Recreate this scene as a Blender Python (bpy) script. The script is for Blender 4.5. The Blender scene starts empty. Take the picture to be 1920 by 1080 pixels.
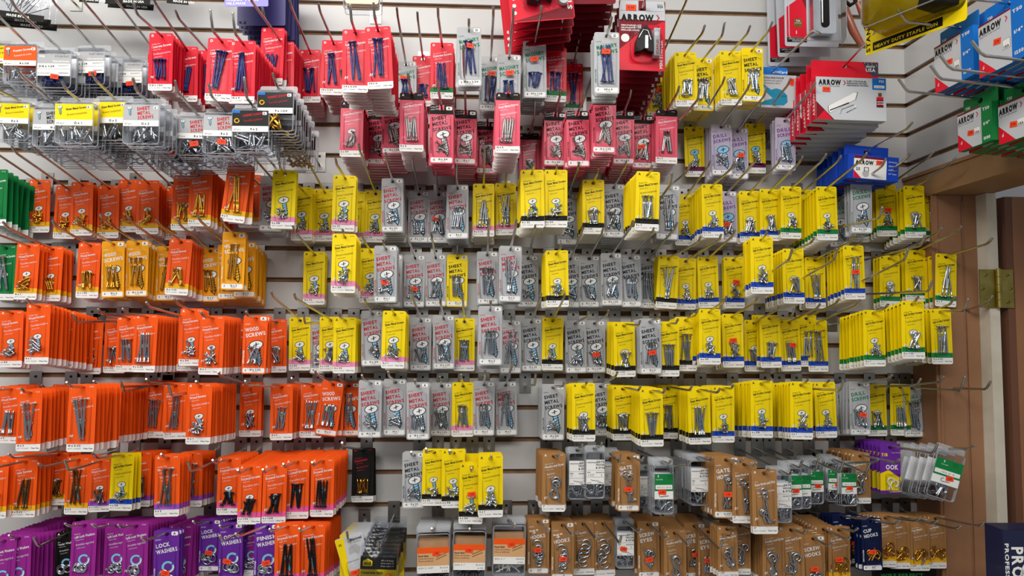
import bpy, bmesh, math, random
from mathutils import Vector, Matrix
random.seed(7)
S = bpy.context.scene
COL = S.collection
rad = math.radians
# ---------------------------------------------------------------- camera
F, YAW, PIT, ROLL = 1330.0, 0.04805, 0.05983, -0.00487
ZO = 2.2333                      # height of the first wall slot above the floor
CAMZ, D, XC = 1.5, 1.72571, 1.08412   # camera height, distance to the slat wall, side wall position
PITCH = 0.0762                   # slot spacing


def rot_rows():
    c, s = math.cos(YAW), math.sin(YAW)
    A = Matrix(((c, -s, 0), (s, c, 0), (0, 0, 1)))
    c, s = math.cos(PIT), math.sin(PIT)
    B = Matrix(((1, 0, 0), (0, c, s), (0, -s, c)))
    c, s = math.cos(ROLL), math.sin(ROLL)
    Cc = Matrix(((c, 0, -s), (0, 1, 0), (s, 0, c)))
    return Cc @ B @ A


RW = rot_rows()
cam_d = bpy.data.cameras.new('camera')
cam_d.sensor_width = 36.0
cam_d.lens = F / 1920 * 36.0
cam_d.clip_start = 0.05
cam = bpy.data.objects.new('camera', cam_d)
COL.objects.link(cam)
_r, _f, _u = RW[0], RW[1], RW[2]
_m = Matrix(((_r[0], _u[0], -_f[0], 0), (_r[1], _u[1], -_f[1], -D), (_r[2], _u[2], -_f[2], CAMZ), (0, 0, 0, 1)))
cam.matrix_world = _m
S.camera = cam
S.view_settings.view_transform = 'Standard'
S.view_settings.look = 'None'
S.view_settings.gamma = 1
S.view_settings.use_curve_mapping = False
S.view_settings.exposure = 0.15
S.cycles.transparent_max_bounces = 12
S.cycles.max_bounces = 6
# ---------------------------------------------------------------- light
w = bpy.data.worlds.new('world')
S.world = w
w.use_nodes = True
w.node_tree.nodes['Background'].inputs[0].default_value = (0.92, 0.95, 1.0, 1)
w.node_tree.nodes['Background'].inputs[1].default_value = 0.22


def area(name, loc, target, sx, sy, power, colr=(1, .97, .93)):
    l = bpy.data.lights.new(name, 'AREA')
    l.shape = 'RECTANGLE'
    l.size, l.size_y, l.energy, l.color = sx, sy, power, colr
    o = bpy.data.objects.new(name, l)
    o.location = loc
    o.rotation_euler = (Vector(target) - Vector(loc)).to_track_quat('-Z', 'Y').to_euler()
    COL.objects.link(o)
    return o


area('ceiling_tube_light', (-0.9, -1.5, 3.0), (-0.5, -0.2, 1.6), 1.6, 0.35, 20)
area('ceiling_tube_light', (-0.2, -2.9, 3.0), (0.0, 0.0, 1.4), 2.4, 0.5, 46)
area('ceiling_tube_light', (-3.2, -2.2, 2.9), (-0.6, 0, 1.5), 0.5, 1.6, 14)


# ---------------------------------------------------------------- pixel <-> place
def proj(p):
    v = RW @ Vector((p[0], p[1] + D, p[2] - CAMZ))
    return 960 + F * v[0] / v[1], 540 - F * v[2] / v[1]


def at(px, py, d):
    """the point d metres in front of the slat wall that lies in direction (px, py)"""
    r = RW.transposed() @ Vector(((px - 960) / F, 1.0, (540 - py) / F))
    t = (D - d) / r[1]
    return Vector((r[0] * t, -d, CAMZ + r[2] * t))


def at_x(px, py, X):
    r = RW.transposed() @ Vector(((px - 960) / F, 1.0, (540 - py) / F))
    t = X / r[0]
    return Vector((X, -D + r[1] * t, CAMZ + r[2] * t))


def scale_at(px, py, d):
    a, b = at(px, py, d), at(px, py + 10, d)
    return 10 / (a - b).length          # pixels per metre


# ---------------------------------------------------------------- materials
MATS = {}


def srgb(h):
    if isinstance(h, str):
        h = [int(h[i:i + 2], 16) / 255 for i in (0, 2, 4)]
    return tuple((c / 12.92 if c <= 0.04045 else ((c + 0.055) / 1.055) ** 2.4) for c in h) + (1,)


def mat(name, colour, rough=0.5, metal=0.0, coat=0.0, spec=0.5, noise=None, bump=0.0, nscale=60):
    if name in MATS:
        return MATS[name]
    m = bpy.data.materials.new(name)
    m.use_nodes = True
    nt = m.node_tree
    b = nt.nodes['Principled BSDF']
    b.inputs['Base Color'].default_value = srgb(colour)
    b.inputs['Roughness'].default_value = rough
    b.inputs['Metallic'].default_value = metal
    b.inputs['Coat Weight'].default_value = coat
    b.inputs['Coat Roughness'].default_value = 0.12
    b.inputs['Specular IOR Level'].default_value = spec
    if noise or bump:
        tc = nt.nodes.new('ShaderNodeTexCoord')
        n = nt.nodes.new('ShaderNodeTexNoise')
        n.inputs['Scale'].default_value = nscale
        n.inputs['Detail'].default_value = 4
        nt.links.new(tc.outputs['Object'], n.inputs['Vector'])
        if noise:
            r = nt.nodes.new('ShaderNodeValToRGB')
            r.color_ramp.elements[0].position, r.color_ramp.elements[1].position = 0.35, 0.65
            r.color_ramp.elements[0].color = srgb(colour)
            r.color_ramp.elements[1].color = srgb(noise)
            nt.links.new(n.outputs['Fac'], r.inputs['Fac'])
            nt.links.new(r.outputs['Color'], b.inputs['Base Color'])
        if bump:
            bm = nt.nodes.new('ShaderNodeBump')
            bm.inputs['Strength'].default_value = bump
            bm.inputs['Distance'].default_value = 0.002
            nt.links.new(n.outputs['Fac'], bm.inputs['Height'])
            nt.links.new(bm.outputs['Normal'], b.inputs['Normal'])
    MATS[name] = m
    return m


def clear(name, tint=(0.97, 0.98, 1.0), gloss=0.22, rough=0.06, bump=0.35, nscale=70):
    if name in MATS:
        return MATS[name]
    m = bpy.data.materials.new(name)
    m.use_nodes = True
    nt = m.node_tree
    nt.nodes.remove(nt.nodes['Principled BSDF'])
    out = nt.nodes['Material Output']
    tr = nt.nodes.new('ShaderNodeBsdfTransparent')
    tr.inputs[0].default_value = (*tint, 1)
    gl = nt.nodes.new('ShaderNodeBsdfGlossy')
    gl.inputs['Roughness'].default_value = rough
    gl.inputs['Color'].default_value = (1, 1, 1, 1)
    lw = nt.nodes.new('ShaderNodeLayerWeight')
    lw.inputs['Blend'].default_value = gloss
    mx = nt.nodes.new('ShaderNodeMixShader')
    nt.links.new(lw.outputs['Fresnel'], mx.inputs[0])
    nt.links.new(tr.outputs[0], mx.inputs[1])
    nt.links.new(gl.outputs[0], mx.inputs[2])
    nt.links.new(mx.outputs[0], out.inputs[0])
    tc = nt.nodes.new('ShaderNodeTexCoord')
    n = nt.nodes.new('ShaderNodeTexNoise')
    n.inputs['Scale'].default_value = nscale
    nt.links.new(tc.outputs['Object'], n.inputs['Vector'])
    bm = nt.nodes.new('ShaderNodeBump')
    bm.inputs['Strength'].default_value = bump
    bm.inputs['Distance'].default_value = 0.002
    nt.links.new(n.outputs['Fac'], bm.inputs['Height'])
    nt.links.new(bm.outputs['Normal'], gl.inputs['Normal'])
    nt.links.new(bm.outputs['Normal'], lw.inputs['Normal'])
    MATS[name] = m
    return m


C = dict(
    yellow='F8DA00', orange='F65A12', amber='F0A212', red='E00F2C', rose='E8566C', grey='B4B5B6', lilac='B6AFC0',
    green='0B7A3B', purple='9C2690', violet='6C2A9C', brown='A97A48', navy='0C1840', black='14120F', white='E9E8E4',
    pink='EE8FB4', blue='1846B8', bandgreen='14803F', wine='6A1550', gold='F2B41A', lav='9B4FBE', hotpink='EE5A9C',
    ink='15140F', inkred='C8202C', inkgreen='1E7A48', inkpurple='7A3A8A', paper='F1F0EC', cyan='8CC6E4', dkred='7E1020',
    silver='C9CCD0', sticker='FF4A22', cream='F0E4C0', skyblue='0F72CC', teal='1E8FB0', tan='D8A878')
for k, v in C.items():
    mat(k, v, spec=0.22, rough=0.5 if k not in ('ink', 'inkred', 'inkgreen', 'inkpurple') else 0.6, coat=0.08 if k in (
        'yellow', 'orange', 'amber', 'red', 'rose', 'purple', 'violet', 'green', 'grey', 'black', 'navy') else 0.0)
mat('sticker', C['sticker'], rough=0.7)
mat('steel', 'C4C9CE', rough=0.24, metal=1.0)
mat('stainless', '9A9490', rough=0.3, metal=1.0)
mat('brass', 'D9A441', rough=0.28, metal=1.0)
mat('bronze', '8A6A3A', rough=0.35, metal=1.0)
mat('blackened', '17151A', rough=0.45, metal=0.4)
mat('bluecoat', '1C2A66', rough=0.4, metal=0.35)
mat('chrome', 'C8C6C0', rough=0.18, metal=1.0)
mat('plate', '9A9894', rough=0.38, metal=1.0)
CLEAR = clear('clear_plastic', gloss=0.13)
CLEAR2 = clear('clear_film', gloss=0.3, rough=0.1, bump=1.0, nscale=35)
FROST = clear('clear_flange', tint=(0.90, 0.91, 0.92), gloss=0.3, rough=0.2, bump=0.1)
_nt = FROST.node_tree
_d = _nt.nodes.new('ShaderNodeBsdfDiffuse')
_d.inputs[0].default_value = (.8, .82, .84, 1)
_x = _nt.nodes.new('ShaderNodeMixShader')
_x.inputs[0].default_value = .22
_old = _nt.nodes['Material Output'].inputs[0].links[0].from_socket
_nt.links.new(_old, _x.inputs[1])
_nt.links.new(_d.outputs[0], _x.inputs[2])
_nt.links.new(_x.outputs[0], _nt.nodes['Material Output'].inputs[0])


# ---------------------------------------------------------------- mesh builder
class MB:
    def __init__(s):
        s.v, s.f, s.m, s.mats, s.sm = [], [], [], [], []

    def mi(s, name):
        m = MATS[name] if isinstance(name, str) else name
        if m not in s.mats:
            s.mats.append(m)
        return s.mats.index(m)

    def face(s, pts, m, smooth=False):
        b = len(s.v)
        s.v += [tuple(p) for p in pts]
        s.f.append(tuple(range(b, b + len(pts))))
        s.m.append(s.mi(m))
        s.sm.append(smooth)

    def add(s, verts, faces, m, smooth=False):
        b = len(s.v)
        k = s.mi(m)
        s.v += [tuple(p) for p in verts]
        for f in faces:
            s.f.append(tuple(i + b for i in f))
            s.m.append(k)
            s.sm.append(smooth)

    def box(s, lo, hi, m, ch=0.0):
        x0, y0, z0 = lo
        x1, y1, z1 = hi
        if ch <= 0:
            v = [(x0, y0, z0), (x1, y0, z0), (x1, y1, z0), (x0, y1, z0), (x0, y0, z1), (x1, y0, z1), (x1, y1, z1), (x0, y1, z1)]
            s.add(v, [(0, 3, 2, 1), (4, 5, 6, 7), (0, 1, 5, 4), (1, 2, 6, 5), (2, 3, 7, 6), (3, 0, 4, 7)], m)
        else:
            poly = rrect(x0, z0, x1, z1, ch, 2)
            s.prism(poly, y0, y1, m)

    def prism(s, poly, y0, y1, m, mside=None):
        """poly: (x,z) counter-clockwise seen from -y; y0 front, y1 back"""
        n = len(poly)
        s.face([(x, y0, z) for x, z in poly], m)
        s.face([(x, y1, z) for x, z in reversed(poly)], m)
        v = [(x, y0, z) for x, z in poly] + [(x, y1, z) for x, z in poly]
        s.add(v, [(i, i + n, (i + 1) % n + n, (i + 1) % n) for i in range(n)], mside or m)

    def tube(s, path, r, m, seg=8, cap=True, radii=None, closed=False):
        path = [Vector(p) for p in path]
        n = len(path)
        up = None
        vs = []
        for i, p in enumerate(path):
            if closed:
                t = (path[(i + 1) % n] - path[i - 1]).normalized()
            else:
                t = (path[min(i + 1, n - 1)] - path[max(i - 1, 0)]).normalized()
            if up is None:
                up = t.orthogonal().normalized()
            up = (up - t * up.dot(t)).normalized()
            q = t.cross(up)
            rr = radii[i] if radii else r
            for k in range(seg):
                a = 2 * math.pi * k / seg
                vs.append(p + up * (math.cos(a) * rr) + q * (math.sin(a) * rr))
        fs = []
        for i in range(n if closed else n - 1):
            j = (i + 1) % n
            for k in range(seg):
                l = (k + 1) % seg
                fs.append((i * seg + k, i * seg + l, j * seg + l, j * seg + k))
        s.add(vs, fs, m, True)
        if cap and not closed:
            s.face([vs[k] for k in range(seg)][::-1], m)
            s.face([vs[(n - 1) * seg + k] for k in range(seg)], m)

    def data(s, name):
        me = bpy.data.meshes.new(name)
        me.from_pydata(s.v, [], s.f)
        for m in s.mats:
            me.materials.append(m)
        me.polygons.foreach_set('material_index', s.m)
        me.polygons.foreach_set('use_smooth', s.sm)
        me.update()
        return me

    def build(s, name, parent=None, loc=(0, 0, 0), rot=(0, 0, 0)):
        return place(name, s.data(name), parent, loc, rot)


def place(name, me, parent=None, loc=(0, 0, 0), rot=(0, 0, 0), scale=None):
    o = bpy.data.objects.new(name, me)
    o.location = loc
    o.rotation_euler = rot
    if scale:
        o.scale = scale
    if parent:
        o.parent = parent
    COL.objects.link(o)
    return o


def tag(o, label=None, cat=None, group=None, kind=None):
    if label: o['label'] = label
    if cat: o['category'] = cat
    if group: o['group'] = group
    if kind: o['kind'] = kind
    return o


def empty(name, loc, rot=(0, 0, 0)):
    o = bpy.data.objects.new(name, None)
    o.empty_display_size = 0.02
    o.location = loc
    o.rotation_euler = rot
    COL.objects.link(o)
    return o


def rrect(x0, z0, x1, z1, r, n=3):
    out = []
    for cx, cz, a0 in ((x0 + r, z0 + r, 180), (x1 - r, z0 + r, 270), (x1 - r, z1 - r, 0), (x0 + r, z1 - r, 90)):
        for i in range(n + 1):
            a = rad(a0 + 90 * i / n)
            out.append((cx + r * math.cos(a), cz + r * math.sin(a)))
    return out


# ---------------------------------------------------------------- lettering
GLYPH = {}


def glyph(ch, bold):
    if (ch, bold) in GLYPH:
        return GLYPH[ch, bold]
    cu = bpy.data.curves.new('g', 'FONT')
    cu.body = ch
    cu.size = 1
    cu.resolution_u = 2
    cu.fill_mode = 'FRONT'
    if bold:
        cu.offset = 0.034 if bold != 'x' else 0.06
    o = bpy.data.objects.new('g', cu)
    COL.objects.link(o)
    dg = bpy.context.evaluated_depsgraph_get()
    dg.update()
    me = bpy.data.meshes.new_from_object(o.evaluated_get(dg))
    vs = [(v.co.x, v.co.y) for v in me.vertices]
    fs = [tuple(p.vertices) for p in me.polygons]
    w = max((v[0] for v in vs), default=0.3) + (0.09 if not bold else 0.07)
    if ch == ' ':
        w = 0.28
    bpy.data.objects.remove(o)
    bpy.data.curves.remove(cu)
    bpy.data.meshes.remove(me)
    GLYPH[ch, bold] = (vs, fs, w)
    return GLYPH[ch, bold]


def text(mb, s, x, z, size, m, y=-0.0003, rot=0.0, bold=False, align='l', sx=1.0, shear=0.0, width=None):
    """lettering in the x-z plane, cap height about 0.7*size"""
    tot = sum(glyph(c, bold)[2] for c in s)
    if width:
        sx = width / (tot * size)
    off = {'l': 0, 'c': -tot / 2, 'r': -tot}[align]
    ca, sa = math.cos(rot), math.sin(rot)
    for c in s:
        vs, fs, w_ = glyph(c, bold)
        pts = []
        for a, b in vs:
            u, v = (a + off) * size * sx + b * size * shear, b * size
            pts.append((x + u * ca - v * sa, y, z + u * sa + v * ca))
        mb.add(pts, fs, m)
        off += w_
    return tot * size * sx


def flat(mb, poly, y, m):
    mb.face([(x, y, z) for x, z in poly], m)


def rot2(p, c, a):
    ca, sa = math.cos(a), math.sin(a)
    return (c[0] + p[0] * ca - p[1] * sa, c[1] + p[0] * sa + p[1] * ca)


def art_screw(mb, cx, cz, k, ang, shaft, hex_=False):
    """the printed picture of a screw on a card; k = scale in metres for the head width"""
    y = -0.00035
    def P(pts, m, dy=0):
        mb.face([(p[0], y - dy, p[1]) for p in (rot2((a * k, b * k), (cx, cz), ang) for a, b in pts)], m)
    el = lambda a, b, w_, h_: [(a + w_ * math.cos(t * math.pi / 7), b + h_ * math.sin(t * math.pi / 7)) for t in range(14)]
    P([(-.23, -.1), (-.20, -1.45), (0, -1.8), (.20, -1.45), (.23, -.1)], 'ink')
    P([(-.17, -.2), (-.14, -1.4), (0, -1.66), (.14, -1.4), (.17, -.2)], shaft, .00006)
    for i in range(5):
        z = -.55 - i * .21
        P([(-.27, z - .06), (.27, z + .05), (.27, z + .10), (-.27, z - .01)], 'ink', .0001)
    P(el(0, 0, .56, .36), 'ink', .0001)
    P(el(0, 0, .5, .3), 'paper' if not hex_ else 'cyan', .00014)
    P([(-.22, -.06), (.22, .02), (.22, .08), (-.22, 0)], 'ink', .0002)
    P([(-.06, -.16), (.02, -.16), (.07, .18), (-.01, .18)], 'ink', .0002)


def art_ring(mb, cx, cz, r, m1='cyan', m2='paper'):
    y = -.00035
    n = 22
    for (ra, rb, m, dy, gap) in ((r * 1.06, r * .56, 'ink', 0, 1), (r, r * .62, m1, .0001, 1), (r, r * .8, m2, .0002, 12)):
        for i in range(gap, n - (0 if gap == 1 else 1)):
            a0, a1 = 2 * math.pi * (i) / n + .5, 2 * math.pi * (i + 1) / n + .5
            flat(mb, [(cx + ra * math.cos(a0), cz + ra * .95 * math.sin(a0)), (cx + ra * math.cos(a1), cz + ra * .95 * math.sin(a1)),
                      (cx + rb * math.cos(a1), cz + rb * .95 * math.sin(a1)), (cx + rb * math.cos(a0), cz + rb * .95 * math.sin(a0))], y - dy, m)


# ---------------------------------------------------------------- carded goods
# kind: body, ink, band, style, product lines, title lines, contents, metal, colour word, product word
K = {
    'YP': ('yellow', 'ink', 'pink', 'p', ('Phillips Pan', 'Sheet Metal Screws', 'Autorroscantes'), 'screw', 'steel', 'yellow pink-banded', 'sheet metal screw'),
    'YK': ('yellow', 'ink', 'ink', 'p', ('Phillips Flat', 'Sheet Metal Screws', 'Autorroscantes'), 'screw', 'steel', 'yellow black-banded', 'sheet metal screw'),
    'YB': ('yellow', 'ink', 'blue', 'p', ('Phillips Pan', 'Self-Drilling Screws', 'Tornillo autoperforante'), 'screw', 'steel', 'yellow blue-banded', 'self-drilling screw'),
    'YG': ('yellow', 'ink', 'bandgreen', 'p', ('Phillips Flat', 'Self-Drilling Screws', 'Tornillo autoperforante'), 'screw', 'steel', 'yellow green-banded', 'self-drilling screw'),
    'YV': ('yellow', 'ink', 'wine', 'p', ('Hex Washer', 'Self-Drilling Screw', 'Tornillo autoperforante'), 'screw', 'steel', 'yellow wine-banded', 'hex self-drilling screw'),
    'YO': ('yellow', 'ink', None, 'p', ('Hex Washer Head', 'Sheet Metal Screws', 'Autorroscantes'), 'screw', 'steel', 'plain yellow', 'sheet metal screw'),
    'YS': ('yellow', 'ink', None, 'c', ('SHEET', 'METAL', 'SCREWS'), 'screw', 'steel', 'yellow large-lettered', 'sheet metal screw'),
    'OW': ('orange', 'paper', None, 'p', ('Phillips Flat', 'Wood Screws', 'Tornillos madera'), 'screw', 'steel', 'orange', 'wood screw'),
    'OG': ('orange', 'paper', 'gold', 'p', ('Phillips Flat', 'Wood Screws', 'Tornillos madera'), 'screw', 'brass', 'orange gold-banded', 'brass wood screw'),
    'OZ': ('orange', 'paper', 'gold', 'p', ('Phillips Flat', 'Deck Screws', 'Tornillos madera'), 'screw', 'bronze', 'orange gold-banded', 'bronze deck screw'),
    'OV': ('orange', 'paper', 'lav', 'p', ('Phillips Flat', 'Wood Screws', 'Tornillos madera'), 'screw', 'stainless', 'orange purple-banded', 'wood screw'),
    'OP': ('orange', 'paper', 'hotpink', 'p', ('Phillips Bugle', 'Drywall Screws', 'Tornillos yeso'), 'screw', 'blackened', 'orange pink-banded', 'black drywall screw'),
    'OS': ('orange', 'paper', None, 'c', ('WOOD', 'SCREWS', ''), 'screw', 'steel', 'orange large-lettered', 'wood screw'),
    'AS': ('amber', 'paper', None, 'c', ('WOOD', 'SCREWS', ''), 'screw', 'brass', 'amber large-lettered', 'brass wood screw'),
    'RD': ('red', 'paper', None, 'p', ('Phillips Flat', 'Concrete Screws', 'Tornillos para concreto'), 'screw', 'bluecoat', 'red', 'concrete screw'),
    'RG': ('red', 'paper', 'bandgreen', 'p', ('Hex Washer Head', 'Concrete Screws', 'Tornillos para concreto'), 'screw', 'bluecoat', 'red green-banded', 'concrete screw'),
    'PK': ('rose', 'paper', None, 'k', ('Stainless Flat', 'Sheet Metal Screws', 'Autorroscantes'), 'screw', 'stainless', 'rose black-topped', 'stainless screw'),
    'PS': ('rose', 'ink', None, 'ck', ('SHEET', 'METAL', 'SCREWS'), 'screw', 'stainless', 'rose large-lettered', 'stainless screw'),
    'GR': ('grey', 'inkred', None, 'c', ('SHEET', 'METAL', 'SCREWS'), 'screw', 'steel', 'grey red-lettered', 'sheet metal screw'),
    'GK': ('grey', 'ink', None, 'c', ('SHEET', 'METAL', 'SCREWS'), 'screw', 'steel', 'grey black-lettered', 'sheet metal screw'),
    'GN': ('grey', 'inkgreen', None, 'c', ('MASONRY', 'SCREWS', ''), 'screw', 'bluecoat', 'grey green-lettered', 'masonry screw'),
    'GD': ('lilac', 'inkpurple', None, 'c', ('DRILL', 'SCREWS', ''), 'screw', 'steel', 'grey purple-lettered', 'drill screw'),
    'GE': ('grey', 'inkgreen', None, 'c', ('DRILL', 'SCREWS', ''), 'screw', 'steel', 'grey green-lettered', 'drill screw'),
    'GG': ('green', 'paper', None, 'p', ('Phillips Bugle', 'Construction Screws', 'Construccion'), 'screw', 'steel', 'green', 'construction screw'),
    'VI': ('purple', 'paper', None, 'p', ('Medium', 'Split Lock Washers', 'Arandelas seguridad'), 'washer', 'steel', 'magenta purple', 'lock washer'),
    'VS': ('violet', 'paper', None, 'c', ('LOCK', 'WASHERS', ''), 'washer', 'steel', 'violet large-lettered', 'lock washer'),
    'VF': ('violet', 'paper', None, 'c', ('FINISH', 'WASHERS', ''), 'washer', 'steel', 'violet large-lettered', 'finish washer'),
    'BR': ('brown', 'paper', None, 'p', ('Galvanized', 'Hooks and Eyes', 'Ganchos'), 'eye', 'steel', 'brown', 'hook and eye'),
    'BG': ('brown', 'paper', None, 'p', ('Zinc', 'Gate Hook and Eye', 'Gancho y armella'), 'gate', 'steel', 'brown', 'gate hook'),
    'BO': ('brown', 'paper', None, 'p', ('Open', '"S" Hooks', 'Ganchos tipo "S"'), 'shook', 'steel', 'brown', 's hook'),
    'BC': ('brown', 'paper', 'gold', 'p', ('Solid Brass', 'Cup Hooks', 'Ganchos para tazas'), 'cup', 'brass', 'brown gold-banded', 'cup hook'),
    'SH': ('brown', 'paper', None, 'c', ('"S"', 'HOOKS', ''), 'shook', 'steel', 'brown large-lettered', 's hook'),
    'SG': ('brown', 'paper', None, 'c', ('GATE', 'HOOK', ''), 'gate', 'steel', 'brown large-lettered', 'gate hook'),
    'SE': ('brown', 'paper', None, 'c', ('SCREW', 'EYES', ''), 'eye', 'steel', 'brown large-lettered', 'screw eye'),
    'SK': ('brown', 'paper', None, 'c', ('SCREW', 'HOOKS', ''), 'cup', 'steel', 'brown large-lettered', 'screw hook'),
    'NV': ('navy', 'paper', None, 'c', ('CUP', 'HOOKS', ''), 'cup', 'brass', 'navy large-lettered', 'cup hook'),
    'BK': ('black', 'inkred', None, 'p', ('Hardware', 'Essentials', 'Wood Screws'), 'screw', 'brass', 'black', 'brass screw'),
    'BW': ('black', 'paper', None, 'p', ('Flat', 'Fender Washers', 'Arandelas'), 'washer', 'steel', 'black', 'flat washer'),
}
CW, CT, CB = 0.0250, 0.0070, -0.1180      # half width, top and bottom of a card, from its hole


def card_with_hole(mb, body, w=CW, top=CT, bot=CB, r=0.004, th=0.0007, hole=0.0042, y=0.0):
    bm = bmesh.new()
    outer = [bm.verts.new((x, 0, z)) for x, z in rrect(-w, bot, w, top, r)]
    inner = [bm.verts.new((hole * 1.15 * math.cos(a * math.pi / 5), 0, -0.0008 + hole * math.sin(a * math.pi / 5))) for a in range(10)]
    es = [bm.edges.new((outer[i], outer[(i + 1) % len(outer)])) for i in range(len(outer))]
    es += [bm.edges.new((inner[i], inner[(i + 1) % 10])) for i in range(10)]
    bmesh.ops.triangle_fill(bm, edges=es, use_beauty=True, use_dissolve=False)
    bm.verts.index_update()
    v = [tuple(p.co) for p in bm.verts]
    f = [tuple(q.index for q in fc.verts) for fc in bm.faces]
    bm.free()
    mb.add([(a, y, c) for a, b, c in v], f, body)
    mb.add([(a, y + th, c) for a, b, c in v], [t[::-1] for t in f], body)
    for lst in (rrect(-w, bot, w, top, r), [(hole * 1.15 * math.cos(a * math.pi / 5), -0.0008 + hole * math.sin(a * math.pi / 5)) for a in range(10)][::-1]):
        n = len(lst)
        mb.add([(x, y, z) for x, z in lst] + [(x, y + th, z) for x, z in lst], [(i, i + n, (i + 1) % n + n, (i + 1) % n) for i in range(n)], body)


def qty(L):
    return 16 if L < 16 else 12 if L < 22 else 8 if L < 34 else 6 if L < 45 else 4 if L < 60 else 3


FRONT = {}


def front_mesh(kind, size, letter='A'):
    key = (kind, size, letter)
    if key in FRONT:
        return FRONT[key]
    body, ink, band, style, lines, cont, metal, cw, pw = K[kind]
    mb = MB()
    card_with_hole(mb, body)
    y = -0.00015
    if 'c' not in style:
        # printed card
        flat(mb, [(-CW + .0002, -.1035), (-CW + .0002, -.1140)] + [(a, b) for a, b in rrect(-CW + .0002, CB + .0002, CW - .0002, -.1035, .004) if b < -.1100] + [(CW - .0002, -.1140), (CW - .0002, -.1035)], y, 'paper')
        if band:
            flat(mb, [(-CW + .0002, -.1035), (CW - .0002, -.1035), (CW - .0002, -.0925), (-CW + .0002, -.0925)], y, band)
        if 'k' in style:
            flat(mb, [(-CW + .0002, -.004), (-.005, -.004), (-.005, -.0052), (CW - .0002, -.0052), (CW - .0002, .003), (.021, CT - .0002), (.006, CT - .0002), (.006, .0045), (-.006, .0045), (-.006, CT - .0002), (-.021, CT - .0002), (-CW + .0002, .003)], y, 'ink')
            flat(mb, [(-CW + .0002, -.004), (CW - .0002, -.0052), (CW - .0002, -.009), (-CW + .0002, -.009)], y, 'ink')
        top_ink = 'paper' if 'k' in style else ink
        text(mb, letter, -.0205, -.0012, .0068, top_ink, bold=True)
        text(mb, '20738', .0115, .0012, .0030, top_ink)
        a = rad(11)
        text(mb, lines[0], -.0190, -.0200, .0036, ink, rot=a)
        text(mb, lines[1], -.0188, -.0268, .0066, ink, rot=a, bold=True, width=min(.041, .0030 * len(lines[1])))
        text(mb, 'Yellow Zinc', -.0170, -.0318, .0032, ink, rot=a)
        text(mb, lines[2], -.0150, -.0415, .0060, ink, rot=a, width=min(.036, .0025 * len(lines[2])))
        text(mb, 'cabeza plana', -.0130, -.0470, .0030, ink, rot=a)
        if cont == 'washer':
            art_ring(mb, .002, -.068, .0115)
        elif cont == 'screw' and kind not in ('BK', 'RD', 'RG'):
            art_screw(mb, .000, -.0570 if kind in ('YP', 'YV') else -.0610, .0210 if kind in ('YP', 'YV') else .0170, rad(12), 'gold' if metal in ('brass',) else 'cyan', kind == 'YV')
        if kind not in ('BK', 'BW'):
            text(mb, 'M', -.0205, -.0915, .0075, 'pink' if body == 'rose' else 'paper', bold=True, shear=.3)
        if cont == 'washer' and kind != 'BW':
            s1 = 'No. ' + size if '/' not in size else size + '"'
        else:
            s1 = size
        text(mb, s1, -.0225, -.1082, .0052, 'ink', bold=True, y=-.0003)
        text(mb, 'QTY./CONT.', -.0225, -.1135, .0040, 'ink', y=-.0003)
        L = length_of(size)
        text(mb, '%d Pieces / Piezas' % qty(L), .0225, -.1128, .0036, 'ink', y=-.0003, align='r', sx=.62, bold=True)
    else:
        rimc = 'ink' if 'k' in style else None
        if rimc:
            flat(mb, [(-CW + .0002, -.0045), (CW - .0002, -.0045), (CW - .0002, -.0130), (-CW + .0002, -.0130)], y, 'ink')
            flat(mb, [(-CW + .0002, -.0047), (-.0055, -.0047), (-.0055, CT - .0002), (-.021, CT - .0002), (-CW + .0002, .003)], y, 'ink')
            flat(mb, [(.0055, -.0047), (CW - .0002, -.0047), (CW - .0002, .003), (.021, CT - .0002), (.0055, CT - .0002)], y, 'ink')
            text(mb, 'PHILLIPS', -.0225, .0000, .0040, 'paper', rot=rad(8))
            text(mb, 'PAN HEAD', -.0225, -.0050, .0040, 'paper', rot=rad(8))
        flat(mb, rrect(.0095, -.0040, .0225, .0038, .002, 2), -.0003, 'paper')
        text(mb, letter, .016, -.0022, .0066, 'ink', y=-.0005, bold=True, align='c')
        a = rad(10)
        zz, sz = (-.0270, .0100) if lines[2] else (-.0290, .0108)
        for i, s_ in enumerate(l for l in lines if l):
            text(mb, s_, -.0200 + i * .0012, zz - i * .0118, sz, ink, rot=a, bold=True, width=min(.042, len(s_) * sz * .66))
        if not rimc:
            text(mb, 'Phillips', -.0215, -.0145, .0038, ink, rot=a)
        text(mb, 'STAINLESS STEEL' if 'k' in style else 'ZINC PLATED', -.0205, -.0960, .0040, ink if ink != 'ink' else 'ink', rot=rad(90), bold=True)
        if cont == 'washer':
            art_ring(mb, .004, -.066, .0125)
        elif cont == 'screw' and kind != 'GN':
            art_screw(mb, .003, -.0560, .0270, rad(12), 'gold' if metal == 'brass' else ('paper' if 'k' in style else 'cyan'), kind == 'GD')
        elif cont == 'shook':
            pass
        flat(mb, rrect(-.0225, -.1155, .0225, -.1050, .0025, 2), -.0003, 'paper')
        text(mb, '%d' % qty(length_of(size)), -.0180, -.1118, .0052, 'ink', y=-.0005, bold=True)
        text(mb, size, .003, -.1108, .0054, 'ink', y=-.0005, bold=True, align='c')
        text(mb, 'INCHES', .003, -.1142, .0028, 'ink', y=-.0005, align='c')
    FRONT[key] = mb.data('backing_card')
    return FRONT[key]


BACKM = {}


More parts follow.
